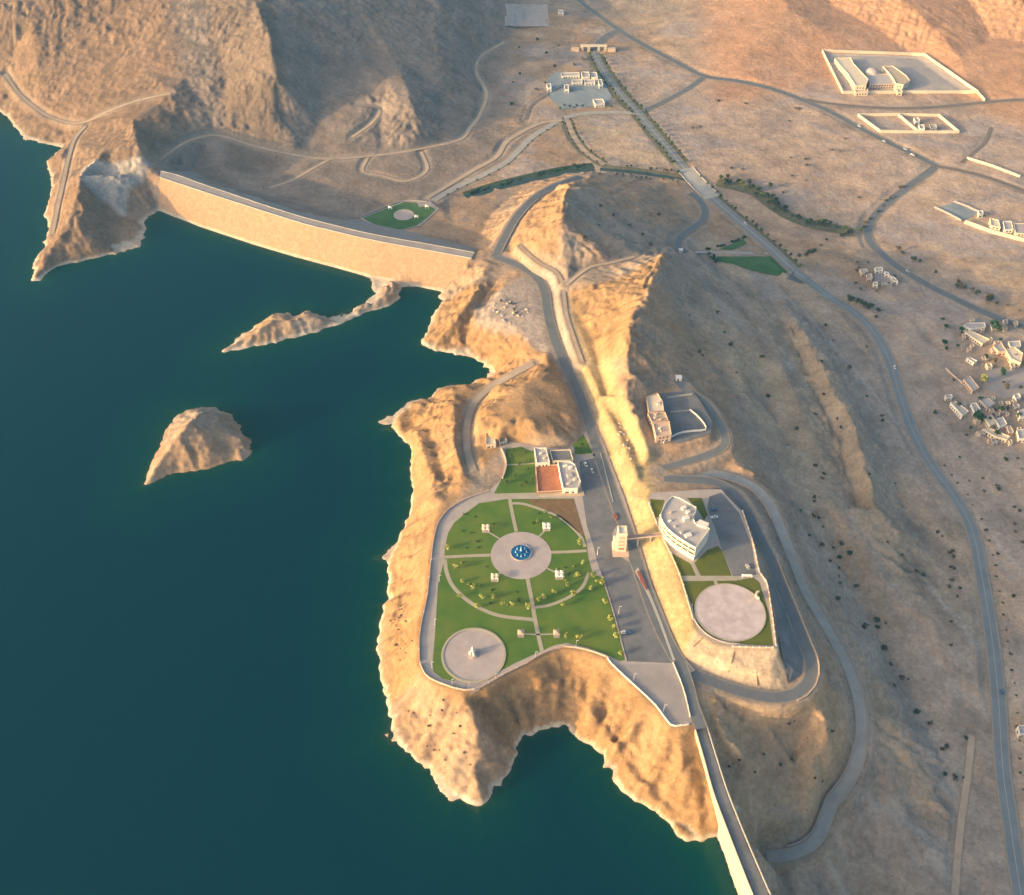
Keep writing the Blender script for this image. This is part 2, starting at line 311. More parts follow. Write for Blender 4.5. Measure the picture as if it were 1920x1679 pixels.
def hit(px, py, A=None):
    A = ZT if A is None else A
    d = ray(px, py); zs = np.linspace(260, -70, 700); t = (zs - CZ) / d[2]
    g = bil(A, d[0] * t, d[1] * t) - zs; k = np.argmax(g >= 0)
    if k == 0: k = len(zs) - 1
    f = g[k - 1] / (g[k - 1] - g[k]) if g[k] != g[k - 1] else 0
    z = zs[k - 1] + (zs[k] - zs[k - 1]) * f; t = (z - CZ) / d[2]
    return np.array([d[0] * t, d[1] * t, z])
def spline(P, step=3.0):
    P = np.array(P, float); out = []
    E = np.vstack([2 * P[0] - P[1], P, 2 * P[-1] - P[-2]])
    for i in range(1, len(E) - 2):
        p0, p1, p2, p3 = E[i - 1:i + 3]; n = max(2, int(np.linalg.norm(p2 - p1) / step))
        for k in range(n):
            t = k / n
            out.append(.5 * (2 * p1 + (p2 - p0) * t + (2 * p0 - 5 * p1 + 4 * p2 - p3) * t * t + (3 * p1 - p0 - 3 * p2 + p3) * t ** 3))
    out.append(P[-1]); return np.array(out)
def smooth1(z, n):
    k = np.hanning(2 * n + 3)[1:-1]; k /= k.sum()
    return np.convolve(np.pad(z, n + 0, mode='edge'), k, mode='valid') if len(z) > 2 else z
ROADP = {}
for name, w, pts, kind in ROADS:
    ex = len(pts[0]) == 3
    P = spline([at(*p) if ex else hit(*p) for p in pts])
    if not ex: P[:, 2] = smooth1(P[:, 2], 6)
    ROADP[name] = (P, w, kind)
# ---------------------------------------------------------------- surface detail
smst = lambda a, b, x: np.clip((x - a) / (b - a), 0, 1) ** 2 * (3 - 2 * np.clip((x - a) / (b - a), 0, 1))
core = (XX > -780) & (XX < 810) & (YY > 140) & (YY < 1600)
PADW = [(W2(p, z), z) for p, z in PADS]
steep = smst(.10, .55, SL)
mount = smst(30, 90, ZT) * smst(-250, -330, XX - .55 * (YY - 800))
N1 = fbm(XX, YY, 70, 6, 3, True) - .5
N2 = fbm(XX, YY, 22, 5, 11, True) - .5
N3 = fbm(XX, YY, 9, 3, 23) - .5
# gullies that run down the slope: noise along the contour direction
gy, gx = np.gradient(blur(ZT, 5), YS, XS); gl = np.hypot(gx, gy) + 1e-6
tx, ty = -gy / gl, gx / gl
WX = XX + 14 * (fbm(XX, YY, 40, 3, 31) - .5); WY = YY + 14 * (fbm(XX, YY, 40, 3, 37) - .5)
GUL = np.zeros_like(ZT)
for ang in range(6):
    a = ang * math.pi / 6; c, s_ = math.cos(a), math.sin(a)
    wgt = np.clip(np.abs(tx * c + ty * s_), 0, 1) ** 14
    u = WX * c + WY * s_; v = -WX * s_ + WY * c
    g = .65 * vnoise(u / 11, v / 95, 40 + ang) + .35 * vnoise(u / 5, v / 50, 60 + ang)
    GUL = GUL + wgt * (1 - np.abs(2 * g - 1) * 1.6)
N4 = fbm(XX, YY, 7.5, 2, 29, True) - .5
mtn = smst(-180, -260, XX - .45 * (YY - 900)) * smst(850, 950, YY)
DET = steep * (N1 * 5.0 + N2 * 3.2 + N4 * 2.1 + N3 * .8 - GUL * 3.4 * (1 - .65 * mtn) + .8) + (.35 + .5 * steep) * N3 + (1 - steep) * N1 * 1.6
CLIFF = (segdist(LAKEW, XX, YY) < 75) * (YY < 1000) * (XX > -160) * smst(1.5, 9, ZT)
DET -= steep * CLIFF * (GUL - .35) * 1.6
DET *= 1 + .5 * smst(20, 110, ZT) * (XX < 150)
CUTW = W2([(1060,560),(1120,650),(1150,760),(1216,866),(1205,880),(1230,960),(1262,1040),(1300,1190),(1280,1205),(1240,1090),(1200,960),(1130,790),(1050,590),(1040,545)], 34)
FRONTW = W2([(1310,1186),(1290,1215),(1300,1240),(1440,1290),(1500,1280),(1460,1218),(1345,1206)], 29)
keep = np.ones_like(ZT); keep *= 1 - .8 * (1 - smst(0, 4, np.where(inpoly(FRONTW, XX, YY), 0, segdist(FRONTW, XX, YY)))); keep *= 1 - .75 * (1 - smst(0, 6, np.where(inpoly(CUTW, XX, YY), 0, segdist(CUTW, XX, YY))))
for poly, z in PADW: keep *= smst(1, 16, segdist(poly, XX, YY) * np.where(inpoly(poly, XX, YY), 0, 1))
shore = smst(0, 5, np.abs(ZT)); keep *= .45 + .55 * shore; DET = DET + (1 - smst(0, 7, np.abs(ZT))) * (segdist(LAKEW, XX, YY) < 40) * ((fbm(XX, YY, 7, 3, 101, True) - .55) * 1.7 + (fbm(XX, YY, 20, 2, 103) - .5) * 2.5)
DAMW = [W2(D1_L + D1_L2, 0) + W2(D1_T[::-1], -1), W2(D2_W, 0) + W2(D2_R[::-1], C2)]
for poly in DAMW: keep *= smst(-1, 8, segdist(poly, XX, YY) * np.where(inpoly(poly, XX, YY), 0, 1))
D = ZT + DET * keep * core
# rock ledges on the steep ground
q_ = (D + 5 * N1 + 2 * N2 + 0.05 * XX) / 3.6; fr = q_ - np.floor(q_)
D = D + (smst(.3, .8, fr) - fr) * 3.6 * (.6 + .3 * CLIFF) * steep * keep * core
for poly, z in PADW:
    d = np.where(inpoly(poly, XX, YY), 0, segdist(poly, XX, YY)); w = 1 - smst(.6, 5, d)
    D = D * (1 - w) + (z - .35) * w
ROADD = np.full_like(Z, 1e3)
for name, (P, w, kind) in ROADP.items():
    best = np.full_like(Z, 1e6); zr = np.zeros_like(Z); pad = w / 2 + 14
    for i in range(len(P) - 1):
        a, b = P[i], P[i + 1]
        a0, a1 = np.searchsorted(XS, [min(a[0], b[0]) - pad, max(a[0], b[0]) + pad]); b0, b1 = np.searchsorted(YS, [min(a[1], b[1]) - pad, max(a[1], b[1]) + pad])
        if a1 <= a0 or b1 <= b0: continue
        xx = XS[a0:a1][None]; yy = YS[b0:b1][:, None]; dx, dy = b[0] - a[0], b[1] - a[1]
        t = np.clip(((xx - a[0]) * dx + (yy - a[1]) * dy) / (dx * dx + dy * dy + 1e-9), 0, 1)
        e = np.hypot(xx - a[0] - t * dx, yy - a[1] - t * dy); s = best[b0:b1, a0:a1]; m = e < s
        s[m] = e[m]; zr[b0:b1, a0:a1][m] = (a[2] + t * (b[2] - a[2]))[m]
    f = 4.0 if kind in ('dirt', 'track', 'shore') else 7.0
    wt = 1 - smst(w / 2 + 1.6, w / 2 + 1.6 + f, best)
    D = np.where(best < 1e5, D * (1 - wt) + (zr - .3) * wt, D)
    ROADD = np.minimum(ROADD, best - w / 2)
ZT0, ZT = ZT, D
# ---------------------------------------------------------------- materials
def mat(name, c1, c2=None, scale=.5, rough=.85, bump=0.0, bscale=None, c3=None, spec=.3, coord='Object', thr=(.35,.65)):
    m = bpy.data.materials.new(name); m.use_nodes = True; nt = m.node_tree; N = nt.nodes; L = nt.links
    b = N['Principled BSDF']; b.inputs['Roughness'].default_value = rough; b.inputs['Specular IOR Level'].default_value = spec
    b.inputs['Base Color'].default_value = (*c1, 1)
    if c2 is None and not bump: return m
    tc = N.new('ShaderNodeTexCoord'); src = tc.outputs['Object']
    if coord == 'World': src = N.new('ShaderNodeNewGeometry').outputs['Position']
    if c2 is not None:
        n = N.new('ShaderNodeTexNoise'); n.inputs['Scale'].default_value = scale; n.inputs['Detail'].default_value = 6; n.inputs['Roughness'].default_value = .62
        L.new(src, n.inputs['Vector'])
        r = N.new('ShaderNodeValToRGB'); r.color_ramp.elements[0].position = thr[0]; r.color_ramp.elements[1].position = thr[1]
        r.color_ramp.elements[0].color = (*c1, 1); r.color_ramp.elements[1].color = (*c2, 1)
        if c3: e = r.color_ramp.elements.new((thr[0] + thr[1]) / 2); e.color = (*c3, 1)
        L.new(n.outputs['Fac'], r.inputs['Fac']); L.new(r.outputs['Color'], b.inputs['Base Color'])
    if bump:
        n2 = N.new('ShaderNodeTexNoise'); n2.inputs['Scale'].default_value = bscale or scale * 4; n2.inputs['Detail'].default_value = 5
        L.new(src, n2.inputs['Vector'])
        bp = N.new('ShaderNodeBump'); bp.inputs['Strength'].default_value = .7; bp.inputs['Distance'].default_value = bump
        L.new(n2.outputs['Fac'], bp.inputs['Height']); L.new(bp.outputs['Normal'], b.inputs['Normal'])
    return m
def ground_mat(name):
    m = bpy.data.materials.new(name); m.use_nodes = True; nt = m.node_tree; N = nt.nodes; L = nt.links
    b = N['Principled BSDF']; b.inputs['Roughness'].default_value = .95; b.inputs['Specular IOR Level'].default_value = .1
    a = N.new('ShaderNodeAttribute'); a.attribute_name = 'soil'
    g = N.new('ShaderNodeNewGeometry')
    def noise(sc_, det, rg=.6):
        n = N.new('ShaderNodeTexNoise'); n.inputs['Scale'].default_value = sc_; n.inputs['Detail'].default_value = det; n.inputs['Roughness'].default_value = rg
        L.new(g.outputs['Position'], n.inputs['Vector']); return n
    n1, n2, n3 = noise(.045, 8, .7), noise(.35, 6, .7), noise(.16, 3)
    def mr(src, lo, hi, a0=.3, a1=.7):
        r = N.new('ShaderNodeMapRange'); r.inputs['From Min'].default_value = a0; r.inputs['From Max'].default_value = a1
        r.inputs['To Min'].default_value = lo; r.inputs['To Max'].default_value = hi; L.new(src, r.inputs['Value']); return r.outputs['Result']
    def mul(x, y):
        q = N.new('ShaderNodeMath'); q.operation = 'MULTIPLY'; L.new(x, q.inputs[0]); L.new(y, q.inputs[1]); return q.outputs[0]
    f = mul(mr(n1.outputs['Fac'], .7, 1.3), mr(n2.outputs['Fac'], .76, 1.24))
    vm = N.new('ShaderNodeVectorMath'); vm.operation = 'SCALE'; L.new(a.outputs['Color'], vm.inputs[0]); L.new(f, vm.inputs['Scale'])
    # small dark stones and tufts
    v = N.new('ShaderNodeTexVoronoi'); v.inputs['Scale'].default_value = .22; v.inputs['Randomness'].default_value = 1
    L.new(g.outputs['Position'], v.inputs['Vector'])
    dk = mr(v.outputs['Distance'], .55, 1.0, .06, .16)
    sx = N.new('ShaderNodeSeparateColor'); L.new(v.outputs['Color'], sx.inputs['Color'])
    on = N.new('ShaderNodeMath'); on.operation = 'GREATER_THAN'; on.inputs[1].default_value = .45; L.new(sx.outputs['Red'], on.inputs[0])
    mx = N.new('ShaderNodeMath'); mx.operation = 'MAXIMUM'; L.new(dk, mx.inputs[0]); L.new(on.outputs[0], mx.inputs[1])
    v2 = N.new('ShaderNodeVectorMath'); v2.operation = 'SCALE'; L.new(vm.outputs[0], v2.inputs[0]); L.new(mx.outputs[0], v2.inputs['Scale'])
    L.new(v2.outputs[0], b.inputs['Base Color'])
    b1 = N.new('ShaderNodeBump'); b1.inputs['Strength'].default_value = 1; b1.inputs['Distance'].default_value = .8; L.new(n3.outputs['Fac'], b1.inputs['Height'])
    b2 = N.new('ShaderNodeBump'); b2.inputs['Strength'].default_value = 1; b2.inputs['Distance'].default_value = .16; L.new(n2.outputs['Fac'], b2.inputs['Height']); L.new(b1.outputs['Normal'], b2.inputs['Normal'])
    L.new(b2.outputs['Normal'], b.inputs['Normal'])
    rg = N.new('ShaderNodeTexNoise'); rg.noise_type = 'RIDGED_MULTIFRACTAL'; rg.inputs['Scale'].default_value = .11; rg.inputs['Detail'].default_value = 7; L.new(g.outputs['Position'], rg.inputs['Vector'])
    sn = N.new('ShaderNodeSeparateXYZ'); L.new(g.outputs['Normal'], sn.inputs[0]); st = mr(sn.outputs['Z'], 1, .12, .72, .95)
    b3 = N.new('ShaderNodeBump'); b3.inputs['Distance'].default_value = 1.1; L.new(st, b3.inputs['Strength']); L.new(rg.outputs['Fac'], b3.inputs['Height']); L.new(b2.outputs['Normal'], b3.inputs['Normal']); L.new(b3.outputs['Normal'], b.inputs['Normal'])
    return m
def road_mat(name, c, edge, line=None):
    m = mat(name, c, tuple(x * 1.35 for x in c), .12, .9, coord='World', thr=(.3,.75)); nt = m.node_tree; N = nt.nodes; L = nt.links; b = N['Principled BSDF']
    old = b.inputs['Base Color'].links[0].from_socket
    a = N.new('ShaderNodeAttribute'); a.attribute_name = 'u'; ab = N.new('ShaderNodeMath'); ab.operation = 'ABSOLUTE'; L.new(a.outputs['Fac'], ab.inputs[0])
    nz = N.new('ShaderNodeTexNoise'); nz.inputs['Scale'].default_value = .4; nz.inputs['Detail'].default_value = 3
    g = N.new('ShaderNodeNewGeometry'); L.new(g.outputs['Position'], nz.inputs['Vector'])
    ad = N.new('ShaderNodeMath'); ad.operation = 'MULTIPLY_ADD'; ad.inputs[1].default_value = .35; L.new(nz.outputs['Fac'], ad.inputs[0]); L.new(ab.outputs[0], ad.inputs[2])
    r = N.new('ShaderNodeMapRange'); r.inputs['From Min'].default_value = .93; r.inputs['From Max'].default_value = 1.05; L.new(ad.outputs[0], r.inputs['Value'])
    mx = N.new('ShaderNodeMix'); mx.data_type = 'RGBA'; L.new(r.outputs[0], mx.inputs['Factor']); L.new(old, mx.inputs['A']); mx.inputs['B'].default_value = (*edge, 1)
    out = mx.outputs['Result']
    if line:
        c_ = N.new('ShaderNodeMath'); c_.operation = 'LESS_THAN'; c_.inputs[1].default_value = line; L.new(ab.outputs[0], c_.inputs[0])
        m2 = N.new('ShaderNodeMix'); m2.data_type = 'RGBA'; L.new(c_.outputs[0], m2.inputs['Factor']); L.new(out, m2.inputs['A']); m2.inputs['B'].default_value = (.42,.4,.36,1); out = m2.outputs['Result']
    L.new(out, b.inputs['Base Color']); return m
M = dict(
 ground=ground_mat('ground'),
 asphalt=road_mat('asphalt', (.13,.14,.155), (.3,.26,.21)),
 avenue=road_mat('avenue_asphalt', (.19,.205,.22), (.28,.26,.21), .07),
 valley=road_mat('valley_asphalt', (.17,.19,.21), (.33,.29,.24), .035),
 concrete=road_mat('concrete_road', (.31,.3,.285), (.4,.35,.28)),
 dirt=road_mat('dirt_track', (.4,.31,.23), (.33,.25,.19)),
 shore=road_mat('grey_track', (.32,.265,.215), (.34,.26,.19)),
 track=road_mat('brown_track', (.17,.14,.125), (.28,.22,.18)),
)
# ---------------------------------------------------------------- soil colours (ground tones, with sun or shade painted into some zones)
def lerp(A, B, w): return A * (1 - w[..., None]) + np.array(B) * w[..., None]
n_a = fbm(XX, YY, 160, 4, 71); n_b = fbm(XX, YY, 45, 4, 83); n_c = fbm(XX, YY, 16, 4, 91)
SOIL = np.zeros(Z.shape + (3,)) + np.array([.36,.25,.165])
SOIL = lerp(SOIL, (.33,.265,.21), smst(.5, .68, n_a))
SOIL = lerp(SOIL, (.42,.28,.18), smst(.52, .7, n_b) * .7)
SOIL = lerp(SOIL, (.27,.225,.19), smst(.55, .75, n_c) * .6)
# plain east of the ridge is grey-brown gravel, the mountain a darker rock
def zone(poly, fade, z=0):
    p = W2(poly, z); return 1 - smst(0, fade, np.where(inpoly(p, XX, YY), 0, segdist(p, XX, YY)))
CREAM = [(1085,225),(1190,220),(1250,300),(1150,305)]
E_PLAIN = [(1330,500),(1500,540),(1600,600),(2000,640),(2050,1750),(1440,1700),(1640,1400),(1600,1200),(1480,900),(1350,700)]
SOIL = lerp(SOIL, (.41,.315,.245), zone(E_PLAIN, 40, -25) * (.65 + .35 * n_b))
cs, sn = math.cos(R(-68)), math.sin(R(-68)); su, sv = (XX * cs + YY * sn), (-XX * sn + YY * cs)
st1 = fbm(su / 5.5 + 8 * n_c, sv, 26, 4, 131); st2 = fbm(su / 4 + 6 * n_c, sv, 13, 3, 137)
ez = zone(E_PLAIN, 60, -25)
SOIL = lerp(SOIL, (.335,.28,.24), smst(.5, .64, st1) * ez * .8)
SOIL = lerp(SOIL, (.44,.325,.22), smst(.5, .62, 1 - st1) * ez * .55)
SOIL = lerp(SOIL, (.25,.2,.17), smst(.58, .72, st2) * ez * .6)
wash = fbm(su / 6 + 10 * n_c, sv, 60, 2, 151, True)
SOIL = lerp(SOIL, (.43,.37,.32), smst(.88, .96, wash) * ez * .6)
BELOW = [(1310,1310),(1400,1320),(1560,1320),(1600,1420),(1540,1540),(1420,1590),(1340,1440)]
SOIL = lerp(SOIL, (.44,.31,.19), zone(BELOW, 14, 0) * (.35 + .6 * smst(.4, .6, n_b)))
N_PLAIN = [(1230,120),(1400,120),(2000,200),(2000,430),(1640,420),(1500,400),(1340,330),(1210,210)]
SOIL = lerp(SOIL, (.45,.34,.275), zone(N_PLAIN, 50, -10) * (.5 + .5 * n_a))
SOIL = lerp(SOIL, (.45,.36,.27), zone(CREAM, 12, -9) * .7)
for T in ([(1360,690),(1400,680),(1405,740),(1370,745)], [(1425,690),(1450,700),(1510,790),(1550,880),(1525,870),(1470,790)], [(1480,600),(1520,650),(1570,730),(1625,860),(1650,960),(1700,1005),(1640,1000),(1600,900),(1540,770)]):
    SOIL = lerp(SOIL, (.46,.345,.23), zone(T, 14, -8) * .65)  # tan strips put sunlight on the low ridges into the soil colour
nz_ = zone([(960,60),(1400,60),(2000,160),(2000,620),(1640,560),(1340,330),(1180,300),(960,330)], 50, -10); pa = fbm(XX + .4 * YY, YY * 1.6, 75, 4, 161); pb = fbm(XX, YY * 2.2, 34, 4, 167)
SOIL = lerp(SOIL, (.34,.29,.275), smst(.52, .62, pa) * nz_ * .75)
SOIL = lerp(SOIL, (.49,.355,.245), smst(.54, .66, pb) * nz_ * .5)
SOIL = lerp(SOIL, (.29,.225,.185), smst(.56, .68, 1 - pb) * nz_ * .35)
RED = [(1350,-60),(2000,-60),(2000,190),(1800,110),(1500,100),(1380,130)]
SOIL = lerp(SOIL, (.5,.28,.16), zone(RED, 60, 20) * (.6 + .4 * n_b))
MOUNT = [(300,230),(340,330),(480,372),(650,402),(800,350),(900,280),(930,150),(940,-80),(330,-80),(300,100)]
SOIL = lerp(SOIL, (.235,.19,.165), zone(MOUNT, 40, 10) * (.7 + .3 * n_b))  # dark rock; on the plain behind the dam it paints shade into the soil
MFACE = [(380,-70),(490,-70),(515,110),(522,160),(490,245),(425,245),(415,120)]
SOIL = lerp(SOIL, (.185,.14,.11), zone(MFACE, 14, 45) * (.65 + .35 * n_b))  # soil darkened on this face to paint its sunlight dimmer
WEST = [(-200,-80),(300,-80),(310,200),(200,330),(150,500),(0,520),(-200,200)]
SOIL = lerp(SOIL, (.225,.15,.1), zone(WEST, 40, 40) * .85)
APRON = [(160,330),(290,326),(240,355),(225,385),(195,370),(165,358)]
SOIL = lerp(SOIL, (.40,.38,.36), zone(APRON, 5, 18) * .8)
CUT = [(1060,560),(1120,650),(1150,760),(1216,866),(1205,880),(1230,960),(1262,1040),(1300,1190),(1280,1205),(1240,1090),(1200,960),(1130,790),(1050,590),(1040,545)]
SOIL = lerp(SOIL, (.45,.34,.175), zone(CUT, 8, 34) * .9)
FRONT = [(1310,1186),(1290,1215),(1300,1240),(1440,1290),(1500,1280),(1460,1218),(1345,1206)]
SOIL = lerp(SOIL, (.5,.39,.28), zone(FRONT, 3, 30) * .9)
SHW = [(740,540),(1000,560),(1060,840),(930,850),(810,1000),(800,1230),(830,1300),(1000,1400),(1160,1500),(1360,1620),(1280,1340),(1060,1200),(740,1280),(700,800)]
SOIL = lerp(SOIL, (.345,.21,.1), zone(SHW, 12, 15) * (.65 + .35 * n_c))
SHELF = [(895,560),(940,545),(985,520),(1030,520),(1062,650),(1075,700),(1045,672),(1005,650),(985,625),(900,590)]
SOIL = lerp(SOIL, (.33,.29,.275), zone(SHELF, 8, 25) * .85)
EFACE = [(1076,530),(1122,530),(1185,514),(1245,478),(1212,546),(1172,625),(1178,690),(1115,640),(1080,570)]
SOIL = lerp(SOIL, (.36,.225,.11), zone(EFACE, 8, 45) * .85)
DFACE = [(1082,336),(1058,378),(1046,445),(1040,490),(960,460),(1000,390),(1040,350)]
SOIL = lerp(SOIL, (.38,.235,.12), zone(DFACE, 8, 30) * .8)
# graded shoulders along the roads and the pale line left by the water
SOIL = lerp(SOIL, (.34,.28,.23), (1 - smst(1, 6, ROADD)) * .6)
SOIL = lerp(SOIL, (.55,.49,.4), (1 - smst(.9, 2.0, ZT + 1.2 * (n_c - .5))) * smst(-3, -.5, ZT) * (segdist(LAKEW, XX, YY) < 30) * .75)
SOIL = lerp(SOIL, (.12,.13,.1), (1 - smst(-4, -1, ZT)) * inpoly(LAKEW, XX, YY) * .8)

def mesh_obj(name, verts, faces, m=None, parent=None, smooth=False):
    me = bpy.data.meshes.new(name); me.from_pydata([tuple(map(float, v)) for v in verts], [], faces); me.update()
    if m: me.materials.append(m)
    if smooth: me.polygons.foreach_set('use_smooth', [True] * len(me.polygons))
    o = bpy.data.objects.new(name, me); COL.objects.link(o); o.parent = parent
    return o
def grid_mesh(name, mask, zz, m, attr=None, aname='soil'):
    """faces of the big grid where mask (per cell) is true"""
    jj, ii = np.where(mask)
    vid = np.stack([jj * NX + ii, jj * NX + ii + 1, (jj + 1) * NX + ii + 1, (jj + 1) * NX + ii], 1)
    used, inv = np.unique(vid.ravel(), return_inverse=True)
    co = np.stack([XX.ravel()[used], YY.ravel()[used], zz.ravel()[used]], 1)
    me = bpy.data.meshes.new(name); nf = len(jj)
    me.vertices.add(len(used)); me.vertices.foreach_set('co', co.ravel())
    me.loops.add(nf * 4); me.loops.foreach_set('vertex_index', inv.astype(np.int32))
    me.polygons.add(nf); me.polygons.foreach_set('loop_start', np.arange(nf, dtype=np.int32) * 4)
    me.polygons.foreach_set('use_smooth', np.ones(nf, bool)); me.update(calc_edges=True)
    if attr is not None:
        if attr.ndim == 3:
            at_ = me.attributes.new(aname, 'FLOAT_COLOR', 'POINT'); c = np.ones((len(used), 4)); c[:, :3] = attr.reshape(-1, 3)[used]; at_.data.foreach_set('color', c.ravel())
        else:
            at_ = me.attributes.new(aname, 'FLOAT', 'POINT'); at_.data.foreach_set('value', attr.ravel()[used])
    me.materials.append(m); o = bpy.data.objects.new(name, me); COL.objects.link(o); o['kind'] = 'structure'; return o
xc, yc = (XX[:-1, :-1] + XX[1:, 1:]) / 2, (YY[:-1, :-1] + YY[1:, 1:]) / 2
isle_m = (segdist(ISLEW, xc, yc) * np.where(inpoly(ISLEW, xc, yc), 0, 1)) < 14
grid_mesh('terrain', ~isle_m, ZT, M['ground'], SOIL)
o = grid_mesh('island', isle_m, ZT, M['ground'], SOIL)
# ---------------------------------------------------------------- water
def water_mat():
    m = bpy.data.materials.new('lake_water'); m.use_nodes = True; nt = m.node_tree; N = nt.nodes; L = nt.links
    b = N['Principled BSDF']; b.inputs['Roughness'].default_value = .16; b.inputs['IOR'].default_value = 1.33; b.inputs['Specular IOR Level'].default_value = .2
    a = N.new('ShaderNodeAttribute'); a.attribute_name = 'depth'
    r = N.new('ShaderNodeValToRGB'); e = r.color_ramp.elements
    mr_ = N.new('ShaderNodeMapRange'); mr_.inputs['From Max'].default_value = 30; L.new(a.outputs['Fac'], mr_.inputs['Value'])
    e[0].position = 0; e[0].color = (.03,.06,.035,1); e[1].position = 1; e[1].color = WDEEP
    for p, c in ((.05,(.005,.046,.032,1)), (.2,(.0012,.038,.038,1)), (.55,(.0003,.031,.041,1))):
        q = e.new(p); q.color = c
    L.new(mr_.outputs[0], r.inputs['Fac']); L.new(r.outputs['Color'], b.inputs['Base Color'])
    g = N.new('ShaderNodeNewGeometry'); n = N.new('ShaderNodeTexNoise'); n.inputs['Scale'].default_value = .25; n.inputs['Detail'].default_value = 4
    L.new(g.outputs['Position'], n.inputs['Vector']); bp = N.new('ShaderNodeBump'); bp.inputs['Strength'].default_value = .35; bp.inputs['Distance'].default_value = .25
    L.new(n.outputs['Fac'], bp.inputs['Height']); L.new(bp.outputs['Normal'], b.inputs['Normal']); return m
WDEEP = (.0002,.027,.042,1)
WPOLY = W2([(-320,-40),(-120,60),(20,120),(90,230),(150,250),(160,330),(290,328)] + D1_U[1:] , 0) + W2([(920,520),(1000,620),(1000,700),(860,790),(890,900),(900,1240),(1000,1300),(1060,1260),(1150,1290),(1240,1370),(1300,1480)], 0) + W2(D2_W[4:], 0) + W2([(1500,2600),(-1800,2600),(-1800,-40)], 0)
WPOLY = [p for p in WPOLY]
# open the polygon far to the west and south so that the lake fills the valley beyond the picture
wm = inpoly(WPOLY, xc, yc) | ((yc < 300) & (xc < 60)) | ((xc < -620) & (yc < 700))
wz = np.zeros_like(ZT)
water = grid_mesh('water', wm & (np.minimum.reduce([ZT[:-1, :-1], ZT[1:, 1:], ZT[1:, :-1], ZT[:-1, 1:]]) < 1.5), wz, water_mat(), np.clip(-ZT, 0, 40), 'depth')
# ---------------------------------------------------------------- road strips
def strip(name, P, w, m, lift=.06, kind='structure', nu=4):
    n = len(P); T = np.gradient(P[:, :2], axis=0); T /= np.linalg.norm(T, axis=1)[:, None] + 1e-9; Nn = np.stack([-T[:, 1], T[:, 0]], 1)
    vs, fs, us = [], [], []
    for i in range(n):
        for k in range(nu + 1):
            u = 2 * k / nu - 1; q = P[i, :2] + Nn[i] * u * w / 2; vs.append((q[0], q[1], P[i, 2] + lift)); us.append(u)
    for i in range(n - 1):
        for k in range(nu): a = i * (nu + 1) + k; fs.append((a, a + 1, a + nu + 2, a + nu + 1))
    fs = [f[::-1] for f in fs]
    o = mesh_obj(name, vs, fs, m); at_ = o.data.attributes.new('u', 'FLOAT', 'POINT'); at_.data.foreach_set('value', us)
    o['kind'] = kind; return o
for k, (name, (P, w, kind)) in enumerate(ROADP.items()):
    strip({'dirt': 'dirt_track', 'track': 'dirt_track', 'shore': 'dirt_track'}.get(kind, 'road'), P, w, M[kind], .06 + .012 * (k % 9))
# ---------------------------------------------------------------- light
SUN_EL, SUN_AZ = R(13), R(21)      # azimuth measured from straight west towards the viewer
sd = Vector((-math.cos(SUN_AZ) * math.cos(SUN_EL), -math.sin(SUN_AZ) * math.cos(SUN_EL), math.sin(SUN_EL)))
sun = bpy.data.lights.new('sun', 'SUN'); sun.energy = 2.35; sun.angle = R(.6); sun.color = (1, .63, .23)
so = bpy.data.objects.new('sun', sun); COL.objects.link(so); so.rotation_euler = sd.to_track_quat('Z', 'Y').to_euler(); so.location = sd * 3000
wd = bpy.data.worlds.new('World'); sc.world = wd; wd.use_nodes = True; nt = wd.node_tree
sky = nt.nodes.new('ShaderNodeTexSky'); sky.sky_type = 'NISHITA'; sky.sun_disc = False; sky.sun_elevation = SUN_EL; sky.sun_rotation = math.atan2(sd.x, sd.y)
sky.altitude = 200; sky.air_density = .55; sky.dust_density = 4.0; sky.ozone_density = .3
tint = nt.nodes.new('ShaderNodeMix'); tint.data_type = 'RGBA'; tint.blend_type = 'MULTIPLY'; tint.inputs['Factor'].default_value = 1; tint.inputs['B'].default_value = (1.12,1.0,.83,1)   # dusty air
nt.links.new(sky.outputs[0], tint.inputs['A']); nt.links.new(tint.outputs['Result'], nt.nodes['Background'].inputs[0]); nt.nodes['Background'].inputs[1].default_value = .15
vs_ = sc.view_settings; sc.display_settings.display_device = 'sRGB'; vs_.view_transform = 'Standard'; vs_.look = 'None'; vs_.exposure = 1.45; vs_.gamma = 1

# ---------------------------------------------------------------- evening haze: one even volume round everything
def box_mesh(name, lo, hi, m):
    x0, y0, z0 = lo; x1, y1, z1 = hi
    return mesh_obj(name, [(x0,y0,z0),(x1,y0,z0),(x1,y1,z0),(x0,y1,z0),(x0,y0,z1),(x1,y0,z1),(x1,y1,z1),(x0,y1,z1)], [(3,2,1,0),(4,5,6,7),(0,1,5,4),(1,2,6,5),(2,3,7,6),(3,0,4,7)], m)
hm = bpy.data.materials.new('haze_air'); hm.use_nodes = True; nt = hm.node_tree; nt.nodes.remove(nt.nodes['Principled BSDF'])
pv = nt.nodes.new('ShaderNodeVolumePrincipled'); pv.inputs['Color'].default_value = (.14,.52,1,1); pv.inputs['Density'].default_value = .00008; pv.inputs['Anisotropy'].default_value = .1
nt.links.new(pv.outputs[0], nt.nodes['Material Output'].inputs['Volume'])
hz = box_mesh('haze', (-5300,-2600,float(ZT.min()) - 1), (5300,8300,float(max(ZT.max(), CZ)) + 8), hm); hz['kind'] = 'stuff'
